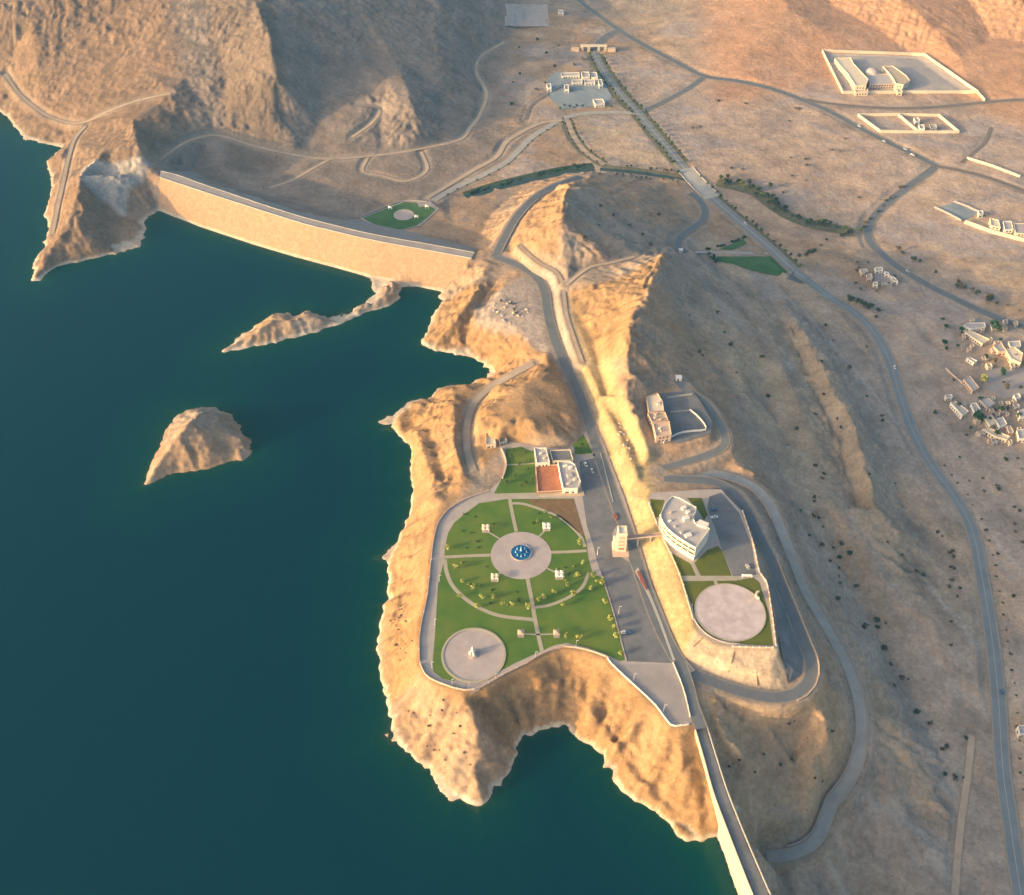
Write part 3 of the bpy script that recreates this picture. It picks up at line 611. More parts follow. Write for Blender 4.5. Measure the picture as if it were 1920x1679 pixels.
# ---------------------------------------------------------------- kit for things
def G(px, py): return hit(px, py)
def tag(o, label=None, cat=None, group=None, kind=None):
    if label: o['label'] = label
    if cat: o['category'] = cat
    if group: o['group'] = group
    if kind: o['kind'] = kind
    return o
def empty(name, loc, label, cat, rz=0, group=None):
    o = bpy.data.objects.new(name, None); COL.objects.link(o); o.location = Vector([float(v) for v in loc]); o.rotation_euler.z = rz
    o.empty_display_size = 1; bpy.context.view_layer.update(); return tag(o, label, cat, group)
class MB:
    def __init__(s): s.v, s.f = [], []
    def add(s, vs, fs):
        n = len(s.v); s.v += [tuple(map(float, v)) for v in vs]; s.f += [tuple(i + n for i in f) for f in fs]; return s
    def box(s, c, size, rz=0):
        hx, hy, hz = [q / 2 for q in size]; co, si = math.cos(rz), math.sin(rz); vs = []
        for dz in (-hz, hz):
            for dx, dy in ((-hx,-hy),(hx,-hy),(hx,hy),(-hx,hy)): vs.append((c[0] + dx * co - dy * si, c[1] + dx * si + dy * co, c[2] + dz))
        return s.add(vs, [(3,2,1,0),(4,5,6,7),(0,1,5,4),(1,2,6,5),(2,3,7,6),(3,0,4,7)])
    def lathe(s, c, prof, n=16):
        vs = []; fs = []
        for r, z in prof:
            for k in range(n): a = 2 * math.pi * k / n; vs.append((c[0] + r * math.cos(a), c[1] + r * math.sin(a), c[2] + z))
        for i in range(len(prof) - 1):
            for k in range(n): a, b = i * n + k, i * n + (k + 1) % n; fs.append((a, b, b + n, a + n))
        fs.append(tuple(range(n))[::-1]); fs.append(tuple((len(prof) - 1) * n + k for k in range(n))); return s.add(vs, fs)
    def prism(s, poly, z0, z1, cap=True, bottom=True):
        poly = ccw(poly); n = len(poly); vs = [(x, y, z0) for x, y in poly] + [(x, y, z1) for x, y in poly]
        fs = [(i, (i + 1) % n, n + (i + 1) % n, n + i) for i in range(n)]
        if cap: fs.append(tuple(range(n, 2 * n)))
        if bottom: fs.append(tuple(range(n))[::-1])
        return s.add(vs, fs)
    def pyramid(s, c, w, d, h, rz=0, over=0):
        co, si = math.cos(rz), math.sin(rz); vs = []
        for dx, dy in ((-w/2,-d/2),(w/2,-d/2),(w/2,d/2),(-w/2,d/2)): vs.append((c[0] + dx * co - dy * si, c[1] + dx * si + dy * co, c[2]))
        vs.append((c[0], c[1], c[2] + h)); return s.add(vs, [(0,1,4),(1,2,4),(2,3,4),(3,0,4),(3,2,1,0)])
    def wall(s, pts, h, t, z=None, closed=False):
        """a wall along world points (x, y, z): each length a box, mitred by overlap-free joints"""
        P = [np.array(p, float) for p in pts]; n = len(P)
        if closed: P.append(P[0]); n += 1
        L_, R_ = [], []
        for i in range(n):
            if closed and i in (0, n - 1): a, b = P[n - 2], P[1]
            else: a, b = P[max(i - 1, 0)], P[min(i + 1, n - 1)]
            d1 = (P[i] - a)[:2]; d2 = (b - P[i])[:2]
            d1 = d1 / (np.linalg.norm(d1) + 1e-9); d2 = d2 / (np.linalg.norm(d2) + 1e-9); d = d1 + d2; d /= np.linalg.norm(d) + 1e-9
            k = 1 / max(.45, np.dot(d, d2 if np.linalg.norm(d2) > .5 else d1)); nn = np.array([-d[1], d[0]]) * t / 2 * k
            L_.append(P[i][:2] + nn); R_.append(P[i][:2] - nn)
        vs = []
        for i in range(n):
            zb = P[i][2] - 1.2; zt = P[i][2] + h
            vs += [(*R_[i], zb), (*L_[i], zb), (*L_[i], zt), (*R_[i], zt)]
        fs = []
        for i in range(n - 1):
            a, b = 4 * i, 4 * i + 4
            for k in range(4): k2 = (k + 1) % 4; fs.append((a + k, b + k, b + k2, a + k2))
        fs += [(0,1,2,3), tuple(4 * (n - 1) + k for k in (3,2,1,0))]; return s.add(vs, fs)
    def build(s, name, m, parent=None, smooth=False):
        vs = s.v
        if parent is not None:
            inv = parent.matrix_world.inverted(); vs = [tuple(inv @ Vector(v)) for v in vs]
        o = mesh_obj(name, vs, s.f, m, parent, smooth)
        bm = bmesh.new(); bm.from_mesh(o.data); bmesh.ops.recalc_face_normals(bm, faces=bm.faces); bm.to_mesh(o.data); bm.free(); return o
def ccw(p):
    p = [tuple(map(float, q[:2])) for q in p]
    return p if sum(p[i][0] * p[(i + 1) % len(p)][1] - p[(i + 1) % len(p)][0] * p[i][1] for i in range(len(p))) > 0 else p[::-1]
def inset(poly, d):
    p = ccw(poly); n = len(p); out = []
    for i in range(n):
        a, b, c = np.array(p[i - 1]), np.array(p[i]), np.array(p[(i + 1) % n]); u = b - a; v = c - b; u /= np.linalg.norm(u); v /= np.linalg.norm(v)
        nu, nv = np.array([-u[1], u[0]]), np.array([-v[1], v[0]]); m = nu + nv; m /= max(1e-6, np.linalg.norm(m)); out.append(tuple(b + m * d / max(.35, np.dot(m, nu))))
    return out
def solid(name, m, fn, label, cat, group=None, base=None, smooth=False):
    """a thing that is one mesh; fn fills the MB in world coordinates, the origin goes to its base"""
    b = MB(); fn(b); v = np.array(b.v); c = np.array(base) if base is not None else np.array([v[:, 0].mean(), v[:, 1].mean(), v[:, 2].min()])
    b.v = [tuple(q - c) for q in v]; o = b.build(name, m, None, smooth); o.location = Vector([float(q) for q in c]); return tag(o, label, cat, group)
def flat(name, poly, z, m, kind='structure', world=False):
    p = ccw(poly if world else W2(poly, z)); n = len(p)
    r = delaunay_2d_cdt([Vector(q) for q in p], [(i, (i + 1) % n) for i in range(n)], [], 0, 1e-5, False)
    fs = []
    for f in r[2]:
        c = sum((r[0][i] for i in f), Vector((0, 0))) / len(f)
        if inpoly(p, [c.x], [c.y])[0]: fs.append(tuple(f))
    o = mesh_obj(name, [(v.x, v.y, z) for v in r[0]], fs, m); o['kind'] = kind; return o
def disc(c, r, n=72): return [(c[0] + r * math.cos(2 * math.pi * k / n), c[1] + r * math.sin(2 * math.pi * k / n)) for k in range(n)]
def draped(name, poly, m, lift=.12, kind='structure', step=4.0):
    """a patch that follows the ground, cut from px polygon poly"""
    P = [G(*p) for p in poly]; W = ccw([p[:2] for p in P]); xs = [p[0] for p in W]; ys = [p[1] for p in W]
    pts = [Vector(p) for p in W]; n = len(W); ed = [(i, (i + 1) % n) for i in range(n)]
    gx, gy = np.meshgrid(np.arange(min(xs), max(xs), step), np.arange(min(ys), max(ys), step)); gx, gy = gx.ravel(), gy.ravel()
    k = inpoly(W, gx, gy) & (segdist(W, gx, gy) > step * .4); pts += [Vector((a, b)) for a, b in zip(gx[k], gy[k])]
    r = delaunay_2d_cdt(pts, ed, [], 1, 1e-4, False); X = np.array([v.x for v in r[0]]); Y = np.array([v.y for v in r[0]])
    zz = np.max([bil(ZT, X + a, Y + b) for a in (-1.2, 0, 1.2) for b in (-1.2, 0, 1.2)], 0) + lift
    o = mesh_obj(name, np.stack([X, Y, zz], 1), [tuple(f) for f in r[2]], m); o['kind'] = kind; return o
def copy_tree(o, parent=None):
    c = o.copy(); COL.objects.link(c); c.parent = parent
    for ch in list(o.children): copy_tree(ch, c)
    return c

M.update(
 paving=mat('lilac_paving', (.36,.32,.31), (.44,.39,.36), .15, .9, coord='World'),
 paleslab=mat('pale_plaza_stone', (.38,.33,.325), (.46,.4,.39), .12, .85, coord='World'),
 path=mat('garden_path', (.36,.33,.25), (.42,.38,.3), .3, .9, coord='World'),
 lot=mat('lot_asphalt', (.13,.135,.15), (.2,.2,.215), .09, .9, coord='World'),
 lot2=mat('worn_lot', (.3,.27,.265), (.37,.33,.32), .08, .9, coord='World'),
 white=mat('white_render', (.72,.68,.6), (.8,.76,.68), .4, .8),
 cream=mat('cream_render', (.66,.56,.42), (.74,.64,.5), .4, .85),
 pink=mat('pink_render', (.58,.42,.32), (.66,.5,.39), .4, .85),
 stone=mat('sand_stone', (.5,.41,.3), (.6,.5,.38), .8, .9, .05),
 roof=mat('flat_roof', (.42,.39,.38), (.5,.47,.45), .3, .9),
 tan_roof=mat('tan_roof', (.45,.36,.26), (.53,.43,.32), .4, .9),
 orange=mat('orange_tiles', (.36,.13,.065), (.45,.19,.1), .35, .85),
 glass=mat('dark_glass', (.05,.06,.07), rough=.15, spec=.6),
 metal=mat('grey_metal', (.3,.3,.3), rough=.5),
 whitemetal=mat('white_paint', (.75,.75,.74), rough=.4, spec=.5),
 yard=mat('blue_grey_yard', (.21,.255,.29), (.29,.325,.35), .06, .9, coord='World'),
 conc=mat('dam_concrete', (.38,.37,.34), (.46,.44,.4), .08, .9, coord='World'),
 dconc=mat('dam_face_concrete', (.56,.5,.34), (.64,.57,.4), .1, .9, coord='World'),
 rock=mat('dam_rock_facing', (.36,.235,.145), (.47,.315,.2), .3, .95, .5, 1.1, coord='World'),
 grey_rock=mat('grey_rock_fill', (.25,.23,.22), (.34,.31,.29), .25, .95, .5, 1.0, coord='World'),
 soilbed=mat('brown_bed', (.16,.1,.05), (.22,.14,.07), .3, .95, coord='World'),
 flowers=mat('red_flowers', (.22,.06,.05), (.34,.13,.1), 1.2, .9),
 pool=mat('blue_pool', (.01,.09,.24), (.02,.16,.36), .4, .15, spec=.5),
 spray=mat('water_spray', (.35,.62,.85), rough=.4),
 timber=mat('brown_timber', (.2,.11,.06), (.27,.16,.09), 2, .8),
 bark=mat('bark', (.16,.11,.075), (.22,.16,.11), 3, .95),
 red_paint=mat('red_paint', (.4,.05,.04), rough=.4), blue_paint=mat('blue_paint', (.1,.17,.3), rough=.4), silver=mat('silver_paint', (.5,.5,.5), rough=.35), tyre=mat('tyre_rubber', (.03,.03,.03), rough=.9),
)
def tidemark(m, z0, z1, c):
    nt = m.node_tree; N = nt.nodes; L = nt.links; b = N['Principled BSDF']; old = b.inputs['Base Color'].links[0].from_socket
    g = N.new('ShaderNodeNewGeometry'); sp = N.new('ShaderNodeSeparateXYZ'); L.new(g.outputs['Position'], sp.inputs[0]); r = N.new('ShaderNodeMapRange'); r.inputs['From Min'].default_value = z1; r.inputs['From Max'].default_value = z0
    n = N.new('ShaderNodeTexNoise'); n.inputs['Scale'].default_value = .2; L.new(g.outputs['Position'], n.inputs['Vector']); ad = N.new('ShaderNodeMath'); ad.operation = 'MULTIPLY_ADD'; ad.inputs[1].default_value = -2; L.new(n.outputs['Fac'], ad.inputs[0]); L.new(sp.outputs['Z'], ad.inputs[2]); L.new(ad.outputs[0], r.inputs['Value'])
    mx = N.new('ShaderNodeMix'); mx.data_type = 'RGBA'; L.new(r.outputs[0], mx.inputs['Factor']); L.new(old, mx.inputs['A']); mx.inputs['B'].default_value = (*c, 1); L.new(mx.outputs['Result'], b.inputs['Base Color'])
tidemark(M['rock'], .2, 1.2, (.5,.43,.33)); tidemark(M['dconc'], .2, 1.0, (.42,.36,.24))
def leafmat(name, a, b): return mat(name, a, b, .9, .8, thr=(.3,.7))
LEAF = dict(dark=leafmat('dark_leaf', (.055,.07,.04), (.09,.11,.06)), mid=leafmat('mid_leaf', (.075,.12,.025), (.12,.17,.04)), light=leafmat('light_leaf', (.3,.34,.07), (.44,.45,.12)),
 dry=leafmat('dry_leaf', (.12,.1,.065), (.17,.14,.09)), lush=leafmat('lush_leaf', (.025,.075,.03), (.045,.11,.045)))
def grassmat():
    m = mat('mown_grass', (.066,.145,.017), (.145,.19,.027), .05, .95, .12, 2.5, c3=(.1,.17,.02), coord='World', thr=(.3,.7)); return m
M['grass'] = grassmat()
M['grass2'] = mat('olive_grass', (.09,.115,.012), (.135,.145,.02), .08, .95, .12, 2.5, coord='World')
M['grass3'] = mat('cool_grass', (.05,.125,.035), (.085,.165,.05), .08, .95, .12, 2.5, coord='World')
# plants: a few crowns made of many small leaf clumps, shared by every copy
def crown_mesh(name, r, h, z0, n, m, seed, leaf=.45, squash=1.0):
    q = random.Random(seed); vs, fs = [], []; lobes = [(q.uniform(-.45,.45) * r, q.uniform(-.45,.45) * r, z0 + h * q.uniform(.25,.75), r * q.uniform(.45,.7)) for _ in range(6)]
    for i in range(n):
        lx, ly, lz, lr = lobes[q.randrange(6)]
        while True:
            d = Vector((q.uniform(-1,1), q.uniform(-1,1), q.uniform(-1,1)))
            if .25 < d.length < 1: break
        c = Vector((lx, ly, lz)) + Vector((d.x, d.y, d.z * h / r * .5 * squash)) * lr
        a = Vector((q.gauss(0,1), q.gauss(0,1), q.gauss(0,.8))).normalized(); b = a.cross(Vector((q.gauss(0,1), q.gauss(0,1), q.gauss(0,1)))).normalized(); s = leaf * q.uniform(.6,1.3) * r / 2
        k = len(vs)
        for u, v in ((-1,-.6),(1,-.6),(.7,.7),(-.7,.7)): vs.append(tuple(c + a * u * s + b * v * s))
        fs.append((k, k+1, k+2, k+3))
    me = bpy.data.meshes.new(name); me.from_pydata(vs, [], fs); me.update(); me.materials.append(m); return me
def trunk_mesh(h, r):
    b = MB(); b.lathe((0,0,0), [(r*1.25,-.3),(r,.2*h),(r*.7,.7*h),(r*.35,h)], 6)
    for k in range(3):
        a = 2.1 * k + .4; x, y = math.cos(a), math.sin(a); vs = []
        for t, w in ((0,.5),(1,.22)):
            c = (x * h * .35 * t, y * h * .35 * t, h * (.55 + .42 * t))
            for j in range(4): g = j * math.pi / 2; vs.append((c[0] + w * r * math.cos(g), c[1] + w * r * math.sin(g), c[2]))
        b.add(vs, [(j, (j+1) % 4, 4 + (j+1) % 4, 4 + j) for j in range(4)] + [(4,5,6,7)])
    me = bpy.data.meshes.new('trunk'); me.from_pydata(b.v, [], b.f); me.update(); me.materials.append(M['bark']); return me
TRUNK = trunk_mesh(2.6, .2)
TREES = {k: [crown_mesh('crown', 2.0, 3.0, 1.2, 150, LEAF[k], 10 * j + len(k), .4) for j in range(4)] for k in LEAF}
SHRUBS = {k: [crown_mesh('shrub', 1.3, 1.5, 0, 70, LEAF[k], 100 + 10 * j + len(k), .5) for j in range(4)] for k in LEAF}
def tree(px, py, s, kind, label, group, p=None, name='tree'):
    p = G(px, py) if p is None else p
    r = bpy.data.objects.new(name, None); COL.objects.link(r); r.location = Vector([float(v) for v in p]); r.rotation_euler.z = rnd.uniform(0, 6.28); r.scale = (s, s, s * rnd.uniform(.85,1.1))
    tag(r, label, 'tree', group)
    for nm, me in (('trunk', TRUNK), ('crown', rnd.choice(TREES[kind]))):
        o = bpy.data.objects.new(nm, me); COL.objects.link(o); o.parent = r
    return r
def shrub(px, py, s, kind, label, group, p=None):
    p = G(px, py) if p is None else p
    o = bpy.data.objects.new('shrub', rnd.choice(SHRUBS[kind])); COL.objects.link(o); o.location = Vector([float(v) for v in p]) - Vector((0, 0, .15)); o.rotation_euler.z = rnd.uniform(0, 6.28)
    o.scale = (s * rnd.uniform(.8,1.3), s * rnd.uniform(.8,1.3), s * rnd.uniform(.7,1.1)); return tag(o, label, 'shrub', group)
# ---------------------------------------------------------------- far embankment dam
def line3(px, z): return np.array([at(a, b, z) for a, b in px])
def loft(name, lines, m, parent, smooth=False):
    n = len(lines[0]); vs = [p for l in lines for p in l]; fs = []
    for i in range(len(lines) - 1):
        for k in range(n - 1): a = i * n + k; fs.append((a, a + 1, a + n + 1, a + n))
    b = MB().add(vs, fs); return b.build(name, m, parent, smooth)
def resample(P, n):
    P = spline(P, 2.0); d = np.r_[0, np.cumsum(np.linalg.norm(np.diff(P, axis=0), axis=1))]; q = np.linspace(0, d[-1], n)
    return np.stack([np.interp(q, d, P[:, k]) for k in range(3)], 1)
ND = 60
U1, E1, T1 = resample(line3(D1_U, C1), ND), resample(line3(D1_D, C1), ND), resample(line3(D1_T, -2.5), ND)
W1 = resample(np.vstack([line3(D1_L, 0), line3(D1_L2[1:], 0)]), ND)
slope = (W1 - U1); foot1 = U1 + slope * 1.35; foot1[:, 2] = C1 - C1 * 1.35
ED = empty('embankment_dam', (U1[30][0], U1[30][1], 0), 'long curved rock fill embankment dam, sunlit stone face above the lake', 'dam')
jit = np.random.RandomState(3)
lines = []
for t in np.linspace(0, 1, 9):
    l = U1 * (1 - t) + foot1 * t; l[:, 2] += jit.uniform(-.25, .25, ND) * (0 < t < 1); lines.append(l)
loft('upstream_face', lines, M['rock'], ED)
off = lambda A, B, d: A + (B - A) / np.linalg.norm((B - A)[:, :2], axis=1)[:, None] * d
up = lambda A, h: A + np.array([0, 0, h])
loft('crest_road', [up(U1, .02), up(off(U1, E1, 1.2), .02), up(off(U1, E1, 1.2), .25), up(off(E1, U1, 1.2), .25), up(off(E1, U1, 1.2), .02), up(E1, .02)], M['lot2'], ED)
berm = E1 * .55 + T1 * .45; berm[:, 2] = C1 - 12; berm2 = off(berm, T1, 4.0)
loft('downstream_face', [up(E1, 0), berm, berm2, T1, T1 + (T1 - E1) * np.array([.15, .15, .25])], M['grey_rock'], ED)
MB().wall(up(off(U1, E1, .5), 0), .95, .5).build('parapet', M['conc'], ED)
MB().wall(up(off(E1, U1, .5), 0), .7, .35).build('kerb_wall', M['conc'], ED)
# ---------------------------------------------------------------- near concrete dam
N2 = 40
U2, R2 = resample(line3(D2_U, C2), N2), resample(line3(D2_R, C2), N2); Wl = resample(line3([(1299,1362)] + D2_W[1:], 0), N2)
GD = empty('concrete_dam', (U2[20][0], U2[20][1], 0), 'narrow pale concrete dam wall running out of the picture, crest road on top', 'dam')
wl = Wl.copy(); wl[:4] = U2[:4] * np.linspace(.8, .1, 4)[:, None] + Wl[:4] * np.linspace(.2, .9, 4)[:, None]; wl[:, 2] = 0
d_ = U2[:, :2] - wl[:, :2]; ln = np.linalg.norm(d_, axis=1)
out = U2 - np.c_[np.stack([np.ones(N2), np.zeros(N2)], 1) * 0, np.zeros(N2)]
Tn = np.gradient(U2[:, :2], axis=0); Tn /= np.linalg.norm(Tn, axis=1)[:, None]; Nn = np.stack([Tn[:, 1], -Tn[:, 0]], 1)   # towards the lake
if np.dot(Nn[20], wl[20, :2] - U2[20, :2]) < 0: Nn = -Nn
batter = np.clip([np.dot(a, b) for a, b in zip(Nn, wl[:, :2] - U2[:, :2])], .5, 6); batter = smooth1(np.array(batter), 4)
base2 = U2.copy(); base2[:, :2] += Nn * batter[:, None] * 1.3; base2[:, 2] = -8
mid2 = U2.copy(); mid2[:, 2] -= 3
loft('upstream_face', [up(U2, .02), mid2, base2], M['dconc'], GD)
loft('crest_road', [up(U2, .02), up(off(U2, R2, 1.5), .02), up(off(U2, R2, 1.5), .2), up(off(R2, U2, 1.5), .2), up(off(R2, U2, 1.5), .02), up(R2, .02)], M['lot'], GD)
dn = R2.copy(); dn[:, :2] -= Nn * 16; dn[:, 2] = -26; dn1 = R2.copy(); dn1[:, 2] -= 3
loft('downstream_face', [up(R2, .02), dn1, dn], M['conc'], GD)
MB().wall(up(off(U2, R2, .45), 0), 1.1, .5).build('lake_parapet', M['cream'], GD)
MB().wall(up(off(R2, U2, .45), 0), 1.1, .5).build('valley_parapet', M['conc'], GD)
k = 30; p = R2[k] - np.r_[Nn[k] * 6, 0]
b = MB(); b.box((p[0], p[1], -6), (7, 9, 26)); b.build('valve_house', M['conc'], GD)
b = MB(); b.box((p[0], p[1], 7.3), (8, 10, .5)); b.build('valve_house_roof', M['roof'], GD)
# ---------------------------------------------------------------- garden terrace
lay = lambda k: ZG + .012 + .045 * k
PB = lambda p: p
flat('terrace_paving', GARDEN, lay(0), M['paving'])
LOT = [(1086,866),(1092,930),(1100,985),(1112,1022),(1122,1062),(1137,1112),(1152,1162),(1166,1215),(1173,1240),(1262,1244),(1240,1185),(1215,1120),(1196,1062),(1172,1050),(1150,1030),(1148,1000),(1160,980),(1148,940),(1130,880),(1122,858)]
flat('parking_lot', LOT, lay(1), M['lot'])
flat('lower_lot', [(1172,1246),(1264,1246),(1285,1290),(1292,1352),(1262,1352),(1200,1290),(1155,1248)], lay(1), M['lot2'])
RD = [(1123,850),(1136,890),(1150,930),(1162,962),(1176,1000),(1192,1050),(1211,1105),(1232,1162),(1256,1212),(1275,1243),(1292,1264)]
P = spline([at(a, b, lay(2)) for a, b in RD]); strip('road', P, 9.5, M['asphalt'], 0)
P = spline([at(a, b, lay(2) + .01) for a, b in [(1275,1243),(1288,1280),(1298,1320),(1308,1348),(1315,1366)]]); strip('road', P, 8.0, M['asphalt'], 0)
# kerbed island between road and parking
K = W2([(1196,1064),(1206,1082),(1222,1120),(1240,1165),(1266,1238),(1262,1240),(1236,1168),(1217,1122),(1200,1088),(1190,1072)], ZG)
solid('traffic_island', M['conc'], lambda b: b.prism(K, ZG - .2, ZG + .2), 'long thin kerbed island between the road and the parking', 'kerb')
solid('flower_bed', M['flowers'], lambda b: (b.prism(inset(W2([(1193,1073),(1199,1070),(1208,1088),(1214,1106),(1210,1108),(1201,1092)], ZG), .3), ZG + .1, ZG + .75)), 'red flower bed on the tip of the kerbed island', 'flower bed')
solid('flower_bed', M['flowers'], lambda b: b.prism(W2([(1149,966),(1154,963),(1159,972),(1155,977)], ZG), ZG - .1, ZG + .7), 'small dark red flower bed beside the road above the tower', 'flower bed')
# lawns
LAWNS = [
 ([(898,944),(871,964),(851,981),(840,1000),(834,1027),(833,1049),(828,1070),(823,1086),(821,1100),(816,1183),(811,1242),(813,1260),(830,1273),(850,1277),(900,1272),(945,1255),(963,1245),(1013,1222),(1040,1210),(1062,1206),(1100,1214),(1135,1227),(1162,1240),(1172,1238),(1154,1162),(1137,1105),(1128,1082),(1112,1078),(1104,1050),(1098,1010),(1090,985),(1076,935),(950,936)], 'grass'),
 ([(948,842),(978,838),(1001,848),(1006,924),(926,926),(938,904),(948,876)], 'grass'),
 ([(1074,832),(1094,815),(1106,838),(1112,852),(1078,852)], 'grass')]
for p, g in LAWNS: flat('lawn', p, lay(1), M[g], 'stuff')
flat('soil_bed', [(984,937),(1076,936),(1090,985),(1097,1008),(1086,1000),(1068,984),(1040,963),(1008,950)], lay(2), M['soilbed'])
cP = at(977, 1041, lay(4)); rP = (at(1034, 1041, lay(4))[0] - cP[0]); cS = at(888, 1228, lay(4)); rS = at(944.5, 1228, lay(4))[0] - cS[0]
def walk(px, w, k=2): return strip('garden_path', spline([at(a, b, lay(k)) for a, b in px], 2.0), w, M['path'], 0)
# ring walk round the fountain, radial walks and diagonal walks to the pavilions
walk([(834,1049),(838,1075),(851,1102),(882,1130),(918,1149),(950,1157),(997,1162),(1001,1164)], 2.6)
walk([(957,944),(980,945),(1007,953),(1046,968),(1072,988),(1090,1009),(1097,1026)], 2.2)
walk([(1104,1074),(1091,1102),(1063,1122),(1030,1135),(1003,1139)], 2.2)
walk([(955,932),(960,960),(968,997)], 2.4, 3); walk([(988,1080),(996,1120),(1002,1155),(1009,1190),(1017,1224)], 2.6, 3)
walk([(832,1045),(870,1043),(924,1041)], 2.4, 3); walk([(1032,1036),(1065,1035),(1100,1033)], 2.4, 3)
for a, b in (((914,997),(936,1010)), ((1022,995),(1010,1007)), ((932,1079),(944,1070)), ((1045,1075),(1026,1066))): walk([a, b], 1.2, 3)
walk([(983,1189),(1012,1190),(1040,1189)], 1.1, 3)
walk([(950,872),(975,871),(1002,869)], 1.2); walk([(1078,856),(1095,854),(1116,852)], 2.6); walk([(925,929),(975,928),(1030,927),(1080,926)], 3.0)
flat('fountain_plaza', disc(cP, rP), lay(4), M['paleslab'], world=True); flat('monument_plaza', disc(cS, rS), lay(4), M['paleslab'], world=True)
solid('plaza_kerb', M['path'], lambda b: b.wall([(*q, lay(4)) for q in disc(cS, rS + .7, 48)], .3, 1.4, closed=True), 'pale kerb ring round the monument plaza', 'kerb')
for x, y, r in ((862,1283,4.2),(890,1288,3.6)): flat('viewing_bay', disc(at(x, y, 0)[:2], r, 24) if 0 else disc(at(x, y, lay(3)), r, 24), lay(3), M['lot2'], world=True)
# fountain
c = at(977, 1037, lay(4)); rb = at(997, 1037, lay(4))[0] - c[0]
F = empty('fountain', c, 'round blue fountain pool with white jets in the middle of the plaza', 'fountain')
MB().lathe(c, [(rb, 0), (rb, .7), (rb - .5, .7), (rb - .5, .1)], 48).build('basin', M['paleslab'], F)
MB().lathe(c, [(rb - .5, .1), (rb - .5, .45), (.01, .45)], 48).build('pool_water', M['pool'], F)
MB().lathe(c, [(2.6, .45), (2.6, .9), (2.2, .9), (1.0, 1.0), (.9, 2.2), (1.7, 2.4), (.2, 2.6)], 24).build('centre_bowl', M['pool'], F)
for k in range(8):
    a = k * math.pi / 4; q = (c[0] + 3.6 * math.cos(a), c[1] + 3.6 * math.sin(a), c[2])
    MB().lathe(q, [(.5, .4), (.28, 1.2), (.16, 2.4), (.02, 3.0)], 7).build('jet', M['spray'], F)
MB().lathe(c, [(.9, 2.3), (.5, 3.5), (.3, 4.8), (.03, 5.6)], 9).build('jet', M['spray'], F)
# shade pavilions: four pyramid sails on posts
def pavilion(px, py, s, m, label, lobes=True, h=3.0):
    c = at(px, py, ZG + h); c[2] = ZG + .05; r = empty('shade_pavilion', c, label, 'pavilion', group='shade pavilions on the lawn')
    b = MB()
    if lobes:
        for dx in (-1, 1):
            for dy in (-1, 1): b.pyramid((c[0] + dx * s / 4, c[1] + dy * s / 4, c[2] + h), s / 2 - .06, s / 2 - .06, 1.1)
    else: b.pyramid((c[0], c[1], c[2] + h), s, s, 1.2)
    b.build('canopy', m, r)
    for dx in (-1, 1):
        for dy in (-1, 1): MB().box((c[0] + dx * s * .36, c[1] + dy * s * .36, c[2] + h / 2), (.22, .22, h)).build('post', M['whitemetal'] if lobes else M['timber'], r)
    MB().box((c[0], c[1], c[2] + .1), (s * .9, s * .9, .16)).build('floor_slab', M['paleslab'], r)
    MB().box((c[0], c[1], c[2] + .62), (1.6, .9, .1)).box((c[0], c[1], c[2] + .35), (.3, .3, .5)).build('table', M['timber'], r)
pavilion(911, 989, 5.4, M['cream'], 'cream four-peaked shade pavilion northwest of the fountain plaza')
pavilion(1025, 986, 5.6, M['white'], 'white four-peaked shade pavilion northeast of the fountain plaza')
pavilion(928, 1081, 5.2, M['cream'], 'cream four-peaked shade pavilion southwest of the fountain plaza')
pavilion(1049, 1076, 5.8, M['white'], 'white four-peaked shade pavilion southeast of the fountain plaza')
pavilion(977, 1186, 4.4, M['tan_roof'], 'tan square-roofed pavilion at the end of the cross path nearer the monument', False)
pavilion(1044, 1186, 4.4, M['tan_roof'], 'tan square-roofed pavilion at the end of the cross path nearer the parking', False)
# monument: a tall white jug among lower vessels on a stepped base
c = at(887, 1227, lay(4)); Mo = empty('monument', c, 'white sculpted monument of vessels on a stepped base on the round plaza', 'monument')
MB().lathe(c, [(3.6, 0), (3.6, .35), (2.9, .35), (2.9, .7), (2.2, .7), (2.2, 1.0)], 24).build('base', M['paleslab'], Mo)
MB().lathe((c[0] - .2, c[1] + .6, c[2] + .9), [(1.0, 0), (1.5, 1.2), (1.25, 2.4), (.6, 3.4), (.5, 4.2), (.9, 4.8), (.35, 5.2), (.12, 6.6)], 18).build('jug', M['white'], Mo, True)
MB().lathe((c[0] - 1.6, c[1] - .5, c[2] + .7), [(.6, 0), (1.15, .8), (1.0, 1.8), (.5, 2.3), (.65, 2.9)], 14).build('vessel', M['white'], Mo, True)
MB().lathe((c[0] + .6, c[1] - 1.5, c[2] + .7), [(.5, 0), (1.0, .7), (.9, 1.6), (.4, 2.1), (.55, 2.5)], 14).build('vessel', M['white'], Mo, True)
MB().lathe((c[0] + 1.5, c[1] + .9, c[2] + .7), [(.4, 0), (.75, .6), (.7, 1.4), (.3, 1.9), (.45, 2.3)], 14).build('vessel', M['roof'], Mo, True)
